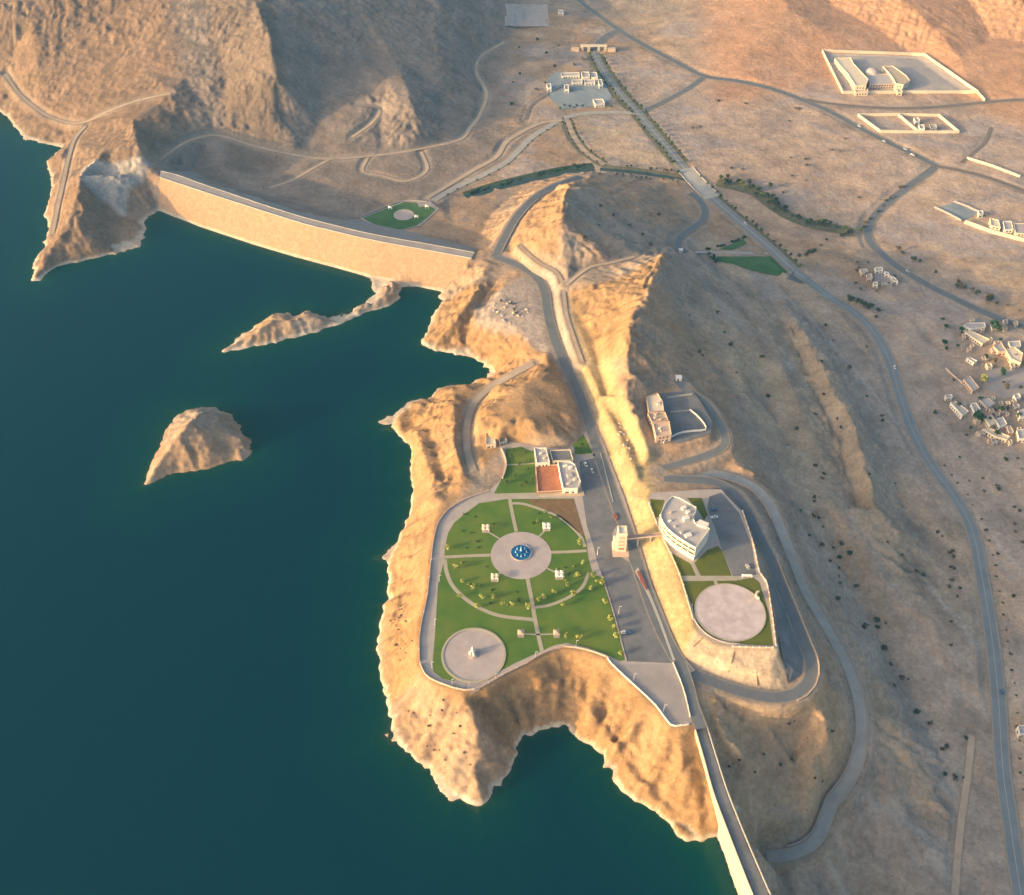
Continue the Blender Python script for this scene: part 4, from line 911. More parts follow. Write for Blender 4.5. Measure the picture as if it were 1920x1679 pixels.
# walls round the terrace
def wallpx(px, z): return [at(a, b, z) for a, b in px]
def parapet(px, z, h, t, label, m='pink', posts=None, name='parapet_wall'):
    P = spline(wallpx(px, z), 6.0); c = P[len(P) // 2]; r = empty(name, c, label, 'wall')
    MB().wall(P, h, t).build('wall', M[m], r)
    if posts:
        d = np.r_[0, np.cumsum(np.linalg.norm(np.diff(P, axis=0), axis=1))]
        for q in np.arange(0, d[-1], posts):
            p = [np.interp(q, d, P[:, k]) for k in range(3)]; MB().box((p[0], p[1], p[2] + h * .5), (t + .25, t + .25, h + .5)).build('pillar', M['white'], r)
    return r
parapet([(917,921),(875,936),(841,956),(821,983),(812,1020),(809,1048)], ZG, 1.2, .4, 'curved cream wall round the northwest rim of the garden terrace')
parapet([(808,1052),(801,1120),(792,1160),(786,1200),(787,1242)], ZG, 1.2, .4, 'straight cream wall on the terrace rim above the lake cliff', posts=14)
parapet([(788,1246),(798,1266),(815,1277),(838,1286),(872,1295),(905,1288),(945,1265),(986,1245)], ZG, 1.2, .4, 'cream wall bending round the rim behind the monument plaza', posts=10)
parapet([(988,1244),(1020,1225),(1057,1213),(1100,1219),(1137,1232)], ZG, 1.2, .5, 'low wall along the lawn edge above the inlet')
parapet([(1139,1234),(1148,1247),(1195,1291),(1230,1324),(1256,1359),(1275,1361),(1291,1359)], ZG, 1.2, .4, 'white pillared wall zigzagging along the lower lot', 'white', posts=7)
parapet([(1262,1244),(1275,1275),(1285,1305),(1294,1345)], ZG, .9, .4, 'row of white bollard posts joined by a low kerb beside the dam road', 'white', posts=6)
parapet([(1126,850),(1139,900),(1150,942)], ZG, .35, .6, 'grey kerb between the road and the restaurant lot', 'conc')
parapet([(1124,1068),(1139,1112),(1154,1162),(1168,1215),(1175,1241)], ZG, .3, .7, 'pale kerb between the lawn and the parking', 'paleslab')
parapet([(940,842),(948,862),(949,878),(942,898)], ZG, 1.6, .8, 'short pinkish ramp wall beside the north lawn', 'pink')
# lamp posts
def lamp(px, py, z, label, grp, h=6.0):
    p = at(px, py, z); r = empty('street_lamp', p, label, 'street lamp', group=grp)
    MB().lathe(p, [(.3, 0), (.3, .4), (.12, .5), (.08, h)], 8).build('pole', M['whitemetal'], r)
    MB().box((p[0] + .7, p[1], p[2] + h), (1.6, .3, .16)).build('lamp_head', M['whitemetal'], r)
for x, y in ((824,1090),(815,1172),(810,1252),(848,1284),(929,1274),(1004,1233),(1080,1212)): lamp(x, y, ZG, 'white lamp post along the rim walk of the garden terrace', 'lamps along the terrace rim')
for x, y in ((1188,1276),(1244,1334),(1160,1150),(1120,1040)): lamp(x, y, ZG, 'white lamp post on the edge of the paved lots', 'lamps round the lots', 7)
# planting on the lawns
for x, y in ((840,1030),(852,1068),(868,1092),(884,1107),(905,1122),(942,1137),(1010,1127),(1040,1112),(1064,1099),(1082,1082),(1091,1058),(1086,1020),(1018,1123),(958,1138),(990,1141),(1075,1117),(1056,1136),(925,1122),(862,1120),(895,1140)):
    tree(x, y, 1.0 * rnd.uniform(.8,1.2), 'light', 'small yellow-green tree on the lawn inside the ring walk', 'yellow-green trees by the ring walk', at(x, y, ZG))
for x, y in ((1130,1096),(1120,1092),(1106,1106),(1135,1132),(1145,1164),(1156,1196),(1164,1228),(1084,1201),(1063,1198),(1112,1082),(1150,1180)):
    tree(x, y, 1.05 * rnd.uniform(.8,1.2), 'light', 'yellow-green tree on the outer lawn beside the parking', 'yellow-green trees beside the parking', at(x, y, ZG))
for x, y in ((958,858),(974,872),(990,882),(966,895),(986,908),(950,908),(976,914),(998,900),(962,848),(985,852),(992,866)):
    tree(x, y, .8 * rnd.uniform(.8,1.2), 'mid', 'dense green tree on the small lawn beside the restaurant', 'trees on the restaurant lawn', at(x, y, ZG))
for k in range(34):
    x, y = rnd.choice([(rnd.uniform(858,925), rnd.uniform(965,1030)), (rnd.uniform(980,1060), rnd.uniform(958,995)), (rnd.uniform(850,925), rnd.uniform(1055,1100)), (rnd.uniform(1040,1090), rnd.uniform(1045,1090)), (rnd.uniform(915,985), rnd.uniform(1095,1135))])
    if ((x - 977) / 66) ** 2 + ((y - 1041) / 56) ** 2 > 1: shrub(x, y, .8, rnd.choice(['mid','light','mid']), 'clipped green bush on the lawn round the fountain plaza', 'bushes round the fountain plaza', at(x, y, ZG))
for x, y in ((1080,842),(1092,836),(1100,848),(1088,848)): tree(x, y, .7, 'lush', 'dark green tree on the triangle of lawn by the main road', 'trees on the triangle lawn', at(x, y, ZG))
# ---------------------------------------------------------------- buildings
def win_on(poly_edge, z0, h, w, gap, m, root, proud=.06, name='window'):
    (x0, y0), (x1, y1) = poly_edge; L_ = math.hypot(x1 - x0, y1 - y0); n = max(1, int((L_ - gap) / (w + gap))); ux, uy = (x1 - x0) / L_, (y1 - y0) / L_
    for k in range(n):
        t = (L_ - n * w - (n - 1) * gap) / 2 + k * (w + gap) + w / 2
        MB().box((x0 + ux * t, y0 + uy * t, z0 + h / 2), (w, proud * 2, h), math.atan2(uy, ux)).build(name, m, root)
def building(name, roofpx, zb, h, label, cat='building', wall='white', roof='roof', par=.9, world=None, storeys=1, wins=True, group=None, door=True, winw=1.4):
    W = ccw(world if world is not None else W2(roofpx, zb + h)); cx, cy = np.mean(np.array(W), 0)
    r = empty(name, (cx, cy, zb), label, cat, group=group); inn = inset(W, .35)
    n = len(W); b = MB(); top = zb + h + par
    vs = [(x, y, zb - 1.5) for x, y in W] + [(x, y, top) for x, y in W] + [(x, y, top) for x, y in inn] + [(x, y, zb + h) for x, y in inn]; fs = []
    for i in range(n):
        j = (i + 1) % n
        for q in range(3): fs.append((q * n + i, q * n + j, (q + 1) * n + j, (q + 1) * n + i))
    b.add(vs, fs).build('wall', M[wall], r)
    MB().prism(inset(W, .37), zb + h - .25, zb + h + .02).build('roof', M[roof], r)
    if wins:
        for i in range(n):
            e = (W[i], W[(i + 1) % n]); dx, dy = e[1][0] - e[0][0], e[1][1] - e[0][1]; L_ = math.hypot(dx, dy); nx, ny = dy / L_, -dx / L_
            if L_ < 3 or not (nx < .35 or ny < -.2): continue
            for s in range(storeys):
                sh = h / storeys; win_on(e, zb + s * sh + .9, min(1.5, sh * .5), winw, winw * 1.1, M['glass'], r)
    if door:
        i = min(range(n), key=lambda i: (W[i][1] + W[(i + 1) % n][1])); e = (W[i], W[(i + 1) % n]); dx, dy = e[1][0] - e[0][0], e[1][1] - e[0][1]
        MB().box(((e[0][0] * .8 + e[1][0] * .2), (e[0][1] * .8 + e[1][1] * .2), zb + 1.05), (1.1, .16, 2.1), math.atan2(dy, dx)).build('door', M['timber'], r)
    return r, W
def roofunit(r, px, py, z, s, m='white'):
    p = at(px, py, z); MB().box((p[0], p[1], z + s[2] / 2), s, .4).build('roof_unit', M[m], r)
# visitor centre
fl = lambda k: ZU + .012 + .045 * k
flat('upper_terrace_paving', UPPER, fl(0), M['paving'])
flat('upper_parking', [(1330,931),(1352,924),(1386,962),(1410,1024),(1418,1078),(1374,1081),(1352,1026),(1340,988),(1326,955)], fl(1), M['lot'])
for p in ([(1218,936),(1246,938),(1238,968),(1228,972)], [(1288,934),(1316,934),(1327,965),(1320,976),(1308,956)], [(1260,1038),(1293,1056),(1308,1080),(1276,1080)], [(1302,1056),(1326,1032),(1346,1024),(1354,1032),(1372,1080),(1314,1080)],
          [(1280,1090),(1380,1089),(1412,1083),(1424,1092),(1442,1150),(1450,1211),(1400,1209),(1340,1198),(1314,1180),(1302,1150)]): flat('lawn', p, fl(1), M['grass2'], 'stuff')
strip('garden_path', spline([at(a, b, fl(2)) for a, b in ((1274,1085),(1330,1085),(1384,1084))], 2), 2.4, M['path'], 0)
strip('garden_path', spline([at(a, b, fl(3)) for a, b in ((1296,1054),(1303,1070),(1309,1084))], 2), 1.6, M['path'], 0)
strip('garden_path', spline([at(a, b, fl(3)) for a, b in ((1340,1086),(1343,1096),(1346,1108))], 2), 2.2, M['path'], 0)
VR = [(1261,930),(1274,933),(1306,951),(1305,960),(1299,970),(1304,980),(1315,974),(1331,992),(1320,1007),(1305,1027),(1292,1020),(1281,1013),(1270,1006),(1260,998),(1251,990),(1244,980),(1239,970),(1239,962),(1245,950),(1252,938)]
zV = ZU + 13.0
W = W2(VR, zV)
VC, W = building('visitor_centre', None, ZU, 12.1, 'large white curved building with a notched flat roof beside the upper parking', 'building', 'white', 'roof', .9, world=W, wins=False, door=False)
WA = ccw(W2(VR, zV)); n = len(WA)
for i in range(n):
    a, b_ = WA[i], WA[(i + 1) % n]; dx, dy = b_[0] - a[0], b_[1] - a[1]; L_ = math.hypot(dx, dy); nx, ny = dy / L_, -dx / L_
    if nx < .1 and ny < .35 and L_ > 2:
        u = (dx / L_, dy / L_)
        for s in range(3):
            e = ((a[0] + u[0] * .35, a[1] + u[1] * .35), (b_[0] - u[0] * .35, b_[1] - u[1] * .35)); Le = L_ - .7; m_ = ((e[0][0] + e[1][0]) / 2, (e[0][1] + e[1][1]) / 2)
            if s and Le > .8: MB().box((m_[0], m_[1], ZU + .9 + s * 3.9 + .85), (Le, .16, 1.7), math.atan2(dy, dx)).build('window', M['glass'], VC)
            MB().box((m_[0] + nx * .3, m_[1] + ny * .3, ZU + 3.6 + s * 3.9), (L_, .9, .3), math.atan2(dy, dx)).build('ledge', M['cream'], VC)
for x, y, s in ((1282,955,(3,2.4,2.2)),(1290,962,(2.4,2.4,1.6)),(1286,975,(4,3,2.6)),(1278,1000,(2,2,1.4)),(1290,1005,(4.5,3,1.2)),(1258,962,(1.6,1.6,1)),(1256,978,(1.6,1.6,1)),(1266,988,(1.4,1.4,1))): roofunit(VC, x, y, zV - .88, s, rnd.choice(['white','pink','roof']))
p = at(1316, 992, ZU + 8); MB().box((p[0], p[1], ZU + 10.9), (7, 5, 4.6), -.5).build('stair_block', M['white'], VC)
# round assembly plaza
cH = at(1369, 1148, ZU); rH = np.linalg.norm((at(1436, 1166, ZU) - at(1304, 1130, ZU))[:2]) / 2
RP = empty('round_plaza', (cH[0], cH[1], ZU), 'big round stone plaza with a low rim wall at the end of the upper terrace', 'plaza')
MB().lathe((cH[0], cH[1], ZU), [(rH, -.5), (rH, .55), (rH - .8, .55), (rH - .8, .2)], 80).build('kerb_ring', M['path'], RP)
MB().lathe((cH[0], cH[1], ZU), [(rH - .8, .1), (rH - .8, .44), (.01, .44)], 80).build('paving', mat('brushed_plaza', (.46,.385,.39), (.6,.52,.52), .16, .9, coord='World'), RP)
arc = [(cH[0] + (rH + 1.6) * math.cos(a), cH[1] + (rH + 1.6) * math.sin(a), ZU - 1.5) for a in np.linspace(R(165), R(275), 28)]
MB().wall(arc, 2.3, .45).build('rim_wall', M['paving'], RP)
draped('paved_apron', [(1433,1086),(1451,1092),(1474,1145),(1492,1190),(1506,1236),(1502,1266),(1478,1284),(1464,1226),(1457,1150)], M['lot'], .18)
parapet([(1392,960),(1412,1020),(1424,1074),(1437,1092),(1447,1150),(1455,1213)], ZU, 1.1, .5, 'balustrade with white pillars along the edge of the upper terrace', 'pink', posts=5, name='balustrade')
parapet([(1374,1213),(1400,1214),(1428,1215),(1452,1215)], ZU, 1.0, .5, 'short balustrade with pillars behind the round plaza', 'pink', posts=4, name='balustrade')
parapet([(1217,945),(1226,968),(1240,1004),(1259,1042),(1276,1082),(1290,1128),(1300,1162)], ZU, .9, .6, 'stone edging wall at the top of the sunlit bank', 'stone', posts=9)
# pergola and tents on the upper lawn
p = at(1424, 1120, ZU); PG = empty('pergola', p, 'small curved cream pergola on the terrace edge by the round plaza', 'pergola')
for k in range(5):
    a = R(100 + k * 38); MB().box((p[0] + 2.6 * math.cos(a), p[1] + 2.6 * math.sin(a), ZU + 1.2), (.3, .3, 2.4)).build('post', M['white'], PG)
MB().wall([(p[0] + 2.6 * math.cos(R(t)), p[1] + 2.6 * math.sin(R(t)), ZU + 2.5) for t in range(95, 260, 12)], .3, 1.2).build('beam', M['cream'], PG)
p = at(1400, 1083, ZU); T_ = empty('garden_shelter', p, 'long white low shelter at the end of the lot', 'shelter')
MB().add([(p[0] - 3.4, p[1] - 1, p[2] + 2.2), (p[0] + 3.4, p[1] - 1, p[2] + 2.2), (p[0] + 3.4, p[1] + 1, p[2] + 2.2), (p[0] - 3.4, p[1] + 1, p[2] + 2.2), (p[0] - 2.6, p[1], p[2] + 3), (p[0] + 2.6, p[1], p[2] + 3)], [(0,1,5,4),(2,3,4,5),(1,2,5),(3,0,4),(3,2,1,0)]).build('roof', M['white'], T_)
for dx in (-3, 3):
    for dy in (-.8, .8): MB().box((p[0] + dx, p[1] + dy, p[2] + 1.1), (.18, .18, 2.2)).build('post', M['whitemetal'], T_)
# gate tower and footbridge
c = at(1161, 1024, ZG + 4); tx_, ty_ = at(1167.5, 995, ZG + 17.5)[:2]
TW = empty('gate_tower', (tx_, ty_, ZG), 'tall sand-coloured tower standing in the road, joined to a footbridge', 'tower')
hw = 3.3
b = MB(); z0, z1 = ZG - .3, ZG + 17
b.add([(tx_ - hw, ty_ - 4, z0), (tx_ + hw, ty_ - 4, z0), (tx_ + hw, ty_ + 4, z0), (tx_ - hw, ty_ + 4, z0), (tx_ - hw * .86, ty_ - 3.5, z1), (tx_ + hw * .86, ty_ - 3.5, z1), (tx_ + hw * .86, ty_ + 3.5, z1), (tx_ - hw * .86, ty_ + 3.5, z1)], [(0,1,5,4),(1,2,6,5),(2,3,7,6),(3,0,4,7),(4,5,6,7)]).build('shaft', M['cream'], TW)
MB().box((tx_ - hw - .9, ty_, ZG + 4.5), (2.4, 5, 9.6)).build('buttress', M['cream'], TW)
MB().box((tx_, ty_, ZG + 17.3), (hw * 1.9, 7.6, .6)).build('cornice', M['white'], TW)
MB().wall([(tx_ - 2.6, ty_ - 3.2, ZG + 17.6), (tx_ + 2.6, ty_ - 3.2, ZG + 17.6), (tx_ + 2.6, ty_ + 3.2, ZG + 17.6), (tx_ - 2.6, ty_ + 3.2, ZG + 17.6)], .9, .35, closed=True).build('parapet', M['cream'], TW)
for k in range(4): MB().box((tx_, ty_ - 3.85 + k * .11, ZG + 3.2 + k * 3.6), (3.6, .2, 1.5)).build('window', M['tan_roof'] if k else M['timber'], TW)
MB().box((tx_ - .4, ty_ - 1.6, ZG - .05), (11, 13.5, .5)).build('plinth', M['pink'], TW)
a = np.array([tx_ + hw * .95, ty_, ZG + 9.5]); e = at(1240, 1003, ZG + 9.5); e = np.array([e[0] + 1.0, e[1], ZG + 9.5])
FB = empty('footbridge', (a + e) / 2, 'thin pale footbridge from the tower to the curved building', 'bridge')
d = (e - a)[:2]; L_ = np.linalg.norm(d); rz = math.atan2(d[1], d[0]); m_ = (a + e) / 2; nn = np.array([-d[1], d[0]]) / L_
MB().box((m_[0], m_[1], m_[2]), (L_, 2.6, .5), rz).build('deck', M['paleslab'], FB)
for s in (-1, 1): MB().box((m_[0] + nn[0] * s * 1.25, m_[1] + nn[1] * s * 1.25, m_[2] + .8), (L_, .14, 1.05), rz).build('railing', M['pink'], FB)
for t in (.33, .68):
    q = a + (e - a) * t; zt = float(bil(ZT, q[0], q[1])); MB().box((q[0], q[1], (zt - 1 + m_[2] - .25) / 2), (.7, 1.4, m_[2] - .25 - zt + 1), rz).build('pier', M['conc'], FB)
# restaurant
B1, _ = building('restaurant_annex', [(1002,841),(1024,841),(1031,868),(1006,870)], ZG, 4.2, 'small white block at the upper end of the orange terrace', 'building', 'white', 'roof', winw=1.2)
roofunit(B1, 1014, 852, ZG + 4.2, (2, 1.6, 1.3)); roofunit(B1, 1021, 860, ZG + 4.2, (1.6, 1.6, 1), 'cream')
B2, _ = building('restaurant', [(1046,867),(1068,866),(1078,872),(1089,905),(1083,917),(1056,917),(1050,890)], ZG, 5.2, 'white restaurant with a pale flat roof beside the orange terrace', 'building', 'white', 'roof', winw=1.8)
for x, y, s in ((1060,875,(3,2,1.2)),(1070,878,(2.4,2.4,1.6)),(1078,900,(2,2,1.2)),(1066,908,(2.2,1.6,1.2)),(1068,892,(4,4,.8))): roofunit(B2, x, y, ZG + 5.2, s, rnd.choice(['white','cream','roof']))
B3, _ = building('service_block', [(1031,846),(1069,844),(1075,864),(1036,866)], ZG, 3.4, 'low grey-roofed service block behind the restaurant', 'building', 'cream', 'lot', winw=1.2)
OT = empty('dining_terrace', at(1025, 898, ZG), 'orange tiled dining terrace with low cream edge walls', 'terrace')
OTp = W2([(1004,873),(1046,872),(1056,921),(1008,924)], ZG + 1)
MB().prism(OTp, ZG - .3, ZG + .9).build('tile_floor', M['orange'], OT)
MB().wall([(*q, ZG + .9) for q in ccw(inset(OTp, .3))], .8, .3, closed=True).build('edge_wall', M['pink'], OT)
MB().prism(W2([(1012,926),(1094,920),(1096,929),(1012,931)], ZG + .5), ZG - .3, ZG + .45).build('steps', M['tan_roof'], OT)
HU, _ = building('lakeside_hut', [(911,813),(926,812),(930,834),(911,836)], 27.2, 3.6, 'cream hut on the slope at the north tip of the terrace', 'hut', 'cream', 'cream', winw=1.1)
SHD, _ = building('pump_shed', [(932,811),(945,810),(951,828),(937,833)], 27.6, 3.0, 'dark-roofed shed next to the cream hut', 'shed', 'conc', 'lot', winw=.9)
# hill compound
flat('compound_paving', YARD, ZY + .012, M['lot'])
for (nm, px, h, lab, wl, rf) in (('guest_house', [(1212,746),(1233,738),(1243,756),(1245,772),(1216,774)], 4.2, 'pinkish house at the upper end of the hilltop compound', 'pink', 'cream'),
  ('guest_house', [(1214,776),(1247,774),(1253,789),(1222,793)], 5.6, 'middle pink house of the hilltop compound with a yellowish roof', 'pink', 'tan_roof'),
  ('guest_house', [(1224,795),(1255,791),(1259,816),(1230,820)], 6.4, 'tallest pink block at the lower end of the hilltop compound', 'pink', 'pink')):
    r_, _ = building(nm, px, ZY, h, lab, 'house', wl, rf, winw=1.3, storeys=2 if h > 5 else 1)
    for _k in range(3): q = (np.mean([p[0] for p in px]) + rnd.uniform(-6, 6), np.mean([p[1] for p in px]) + rnd.uniform(-5, 5)); roofunit(r_, *q, ZY + h, (1.8, 1.6, 1.2), rnd.choice(['white','pink']))
parapet([(1250,748),(1275,744),(1298,741)], ZY, 1.6, .5, 'grey wall across the upper court of the hilltop compound', 'conc')
parapet([(1256,774),(1276,773),(1292,771)], ZY, 1.4, .5, 'lilac wall dividing the two courts of the hilltop compound', 'paving')
parapet([(1293,770),(1306,780),(1320,796),(1323,807),(1306,809),(1280,812),(1262,819),(1244,831)], ZY, 1.5, .6, 'white wall bending round the lower court of the hilltop compound', 'white')
p = G(1272, 713); KI = empty('kiosk', p, 'little white kiosk on the road above the compound', 'kiosk')
MB().box((p[0], p[1], p[2] + 1.5), (4, 3.4, 3.4)).build('cabin', M['white'], KI); MB().box((p[0], p[1], p[2] + 3.35), (4.6, 4, .3)).build('roof', M['whitemetal'], KI); MB().box((p[0] - .6, p[1] - 1.72, p[2] + 1.4), (1, .1, 2)).build('door', M['glass'], KI)
def guard(name, road, side, w, label, i0=0, i1=None, m='conc', h=.8):
    P, rw, _ = ROADP[road]; P = P[i0:i1:3]; T = np.gradient(P[:, :2], axis=0); T /= np.linalg.norm(T, axis=1)[:, None]; nn = np.stack([-T[:, 1], T[:, 0]], 1) * side * (rw / 2 + w)
    Q = P.copy(); Q[:, :2] += nn; c = Q[len(Q) // 2]; return solid(name, M[m], lambda b: b.wall([tuple(q) for q in Q], h, .4), label, 'wall', base=c)
# bright retaining ribs on the bank under the round plaza

def side_wall(road, side, off, f0, f1, h, t, label, m, name='guard_wall'):
    P, rw, _ = ROADP[road]; n = len(P); Q = P[int(n * f0):int(n * f1):2].copy(); T = np.gradient(Q[:, :2], axis=0); T /= np.linalg.norm(T, axis=1)[:, None]
    Q[:, :2] += np.stack([-T[:, 1], T[:, 0]], 1) * side * (rw / 2 + off); c = Q[len(Q) // 2]
    return solid(name, M[m], lambda b: b.wall([tuple(q) for q in Q], h, t), label, 'wall', base=c)
side_wall('hairpin', -1, .3, .22, .62, .9, .4, 'pale guard wall round the outer edge of the hairpin bend', 'pink')
side_wall('lower', 1, .3, .36, .86, .9, .45, 'long pale guard wall on the valley side of the lower road', 'paleslab')
side_wall('lower', -1, .6, .74, .98, 1.6, .8, 'pale retaining wall curling along the bank side of the lower road end', 'paleslab', 'retaining_wall')
side_wall('lower', -1, .3, .02, .3, .7, .5, 'pinkish kerb wall between the two parallel roads', 'pink')
side_wall('hillroad', -1, .3, .05, .6, .8, .35, 'grey guard wall on the outer side of the road climbing round the hill', 'conc')
# ---------------------------------------------------------------- far garden below the dam
ff = lambda k: ZF + .012 + .045 * k
flat('far_garden_paving', FGARD, ff(0), M['lot2'])
flat('lawn', [(680,409),(722,392),(758,379),(782,381),(786,389),(802,386),(817,393),(800,410),(780,424),(752,431),(722,427),(700,420)], ff(1), M['grass3'], 'stuff')
c = at(757, 403, ff(2)); flat('round_pad', disc(c, at(776, 403, ff(2))[0] - c[0], 48), ff(2), M['paleslab'], world=True)
for x, y, lab in ((732,393,'small white shelter on the far side of the round pad below the big dam'), (781,410,'small white shelter on the dam side of the round pad'), (801,391,'small white shelter at the pointed east end of the garden below the dam')):
    p = at(x, y, ZF); r = empty('garden_shelter', p, lab, 'shelter'); MB().pyramid((p[0], p[1], p[2] + 2.8), 4.4, 4.4, 1.3).build('roof', M['white'], r)
    for dx in (-1.6, 1.6):
        for dy in (-1.6, 1.6): MB().box((p[0] + dx, p[1] + dy, p[2] + 1.4), (.25, .25, 2.8)).build('post', M['whitemetal'], r)
parapet([(678,411),(700,423),(722,430),(742,434),(788,424)], ZF, .8, .7, 'pale kerb wall on the dam side of the far garden', 'paleslab')
parapet([(676,408),(716,391),(758,377),(800,379)], ZF, .8, .7, 'pale kerb wall on the plain side of the far garden', 'paleslab')
# ---------------------------------------------------------------- wadi pool, paved yards, lawns by the boulevard
poolm = mat('green_pool', (.025,.045,.035), (.05,.075,.05), .1, .3, spec=.4, coord='World')
P = spline([hit(*p) for p in [(874,371),(905,360),(945,348),(990,337),(1040,326),(1080,319),(1112,316)]]); P[:, 2] = smooth1(P[:, 2], 8) + .15
strip('water_channel', P, 13, poolm, .1)
P = spline([hit(*p) for p in [(1125,318),(1160,321),(1200,325),(1240,331),(1282,338)]]); P[:, 2] = smooth1(P[:, 2], 8) + .15
strip('water_channel', P, 6, poolm, .1)
draped('gravel_yard', [(1024,150),(1042,136),(1119,136),(1133,153),(1148,184),(1133,198),(1055,207),(1030,184)], M['yard'], .3)
draped('gravel_yard', [(948,8),(1026,8),(1030,50),(946,50)], M['paving'])
draped('junction', [(1492,506),(1512,516),(1535,533),(1520,534),(1490,528),(1474,524)], M['asphalt'], .2)
draped('lawn', [(1343,482),(1445,482),(1477,512),(1457,518),(1407,507),(1347,491)], M['grass3'], .2, 'stuff')
draped('lawn', [(1347,469),(1394,449),(1400,457),(1374,469)], M['grass3'], .2, 'stuff')
strip('garden_path', (lambda Q: Q)(spline([hit(*p) for p in [(1304,474),(1340,474),(1390,475),(1440,476)]])), 4, M['paleslab'], .3)
p = G(1276, 473); KI = empty('kiosk', p, 'tiny white gate kiosk where the curving side road ends', 'kiosk')
MB().box((p[0], p[1], p[2] + 1.3), (3.4, 3.2, 3)).build('cabin', M['white'], KI); MB().box((p[0], p[1], p[2] + 2.95), (4, 3.8, .3)).build('roof', M['whitemetal'], KI)
# bridge where the boulevard crosses the wadi
Pb, wb, _ = ROADP['boulevard']; i0 = int(np.argmin(np.hypot(*(Pb[:, :2] - G(1283, 318)[:2]).T))); i1 = int(np.argmin(np.hypot(*(Pb[:, :2] - G(1338, 372)[:2]).T)))
Q = Pb[i0:i1 + 1]; BR = empty('road_bridge', Q[len(Q) // 2], 'pale concrete road bridge carrying the boulevard over the green wadi', 'bridge')
strip_o = strip('deck', Q, 19, M['conc'], .35); del strip_o['kind']; strip_o.parent = BR; strip_o.matrix_parent_inverse = BR.matrix_world.inverted()
T = np.gradient(Q[:, :2], axis=0); T /= np.linalg.norm(T, axis=1)[:, None]; nn = np.stack([-T[:, 1], T[:, 0]], 1)
for s in (-1, 1):
    E = Q[::3].copy(); E[:, :2] += nn[::3] * s * 9.6; MB().wall([tuple(e) for e in E], 1.3, .5).build('parapet', M['paleslab'], BR)
# ---------------------------------------------------------------- depot, gate
def bld(name, px, h, label, cat='building', wall='white', roof='roof', **k):
    z = min(G(*p)[2] for p in px) ; kk = dict(winw=1.6); kk.update(k)
    # px outlines are the roof edges: place them on the ground shifted by the height
    return building(name, px, z, h, label, cat, wall, roof, **kk)
for px, h, lab in (([(1052,138),(1086,137),(1087,143),(1053,144)], 3, 'long low white shed on the north edge of the depot yard'), ([(1090,136),(1104,136),(1106,145),(1092,146)], 5, 'white two-storey block at the depot yard corner'), ([(1106,137),(1118,137),(1121,146),(1109,146)], 4, 'white block with a dark court beside the boulevard end of the depot'),
  ([(1072,151),(1091,150),(1092,156),(1073,157)], 3, 'pale long shed in the middle of the depot yard'), ([(1095,151),(1115,150),(1116,156),(1096,157)], 3, 'pale shed in the depot yard beside the long one'), ([(1121,150),(1128,150),(1131,160),(1124,161)], 4.5, 'narrow white house at the east side of the depot'),
  ([(1058,160),(1066,160),(1067,169),(1059,169)], 4, 'white cube house standing alone in the depot yard'), ([(1025,158),(1032,158),(1034,166),(1027,166)], 4, 'white hut at the west corner of the depot yard'), ([(1112,187),(1130,187),(1134,195),(1116,197)], 4, 'white shed with a bright roof near the road side of the depot')):
    bld('depot_building', px, h, lab, 'building', 'white', 'roof')
bld('yard_hut', [(1046,20),(1056,20),(1057,25),(1047,25)], 3, 'tiny white hut beside the pale yard at the top', 'hut')
p = G(1113, 96); GT = empty('gate_arch', p, 'beige entrance gate across the top end of the boulevard', 'gate')
for dx in (-15, -6.5, 6.5, 15): MB().box((p[0] + dx, p[1], p[2] + 3), (3.2, 4, 7)).build('pylon', M['stone'], GT)
MB().box((p[0], p[1], p[2] + 7.2), (34, 4.6, 1.6)).build('lintel', M['cream'], GT)
for dx in (-24, 23): MB().box((p[0] + dx, p[1] - 1, p[2] + 2), (10, 6, 5)).build('guard_house', M['pink'], GT)
# ---------------------------------------------------------------- walled compounds on the plain
def wallg(px, h, t, label, m='cream', closed=False, name='compound_wall'):
    P = []
    pts = px + px[:1] if closed else px
    for a, b in zip(pts[:-1], pts[1:]):
        for q in np.linspace(0, 1, 9)[:-1]: P.append(G(a[0] + (b[0] - a[0]) * q, a[1] + (b[1] - a[1]) * q))
    P.append(G(*pts[-1])); P = np.array(P); c = P[len(P) // 2]
    return solid(name, M[m], lambda b: b.wall([tuple(q) for q in P], h, t), label, 'wall', base=c)
wallg([(1541,98),(1732,105),(1832,175),(1580,176)], 3.6, .9, 'long cream wall enclosing the big palace-like villa on the plain', closed=True)
wallg([(1832,175),(1846,190)], 3, .9, 'short stub of wall running on past the villa enclosure')
draped('courtyard', [(1546,101),(1730,107),(1826,173),(1583,174)], M['paving'], .15)
bld('villa_wing', [(1565,110),(1595,109),(1600,120),(1628,150),(1624,162),(1604,162),(1590,140),(1574,122)], 8, 'long yellowish-white villa wing slanting across the walled enclosure', 'building', 'cream', 'cream', storeys=2)
bld('villa_hall', [(1624,140),(1678,140),(1684,158),(1630,160)], 6, 'low pinkish central hall between the two villa wings', 'building', 'pink', 'roof', storeys=2)
p = G(1634, 143); D_ = empty('dome', p, 'pale grey shallow dome rising behind the central hall of the villa', 'dome')
MB().lathe((p[0], p[1], p[2]), [(8, 0), (8, 5), (7.4, 7), (5.4, 9), (2.7, 10), (.1, 10.3)], 28).build('shell', M['paleslab'], D_, True); MB().lathe((p[0], p[1], p[2]), [(8.5, 4.6), (8.5, 5.3), (8.1, 5.3)], 28).build('ring', M['white'], D_)
bld('villa_wing', [(1655,125),(1674,125),(1698,142),(1706,152),(1694,160),(1680,158),(1672,144)], 8, 'shorter cream villa wing at the east end of the central hall', 'building', 'cream', 'tan_roof', storeys=2)
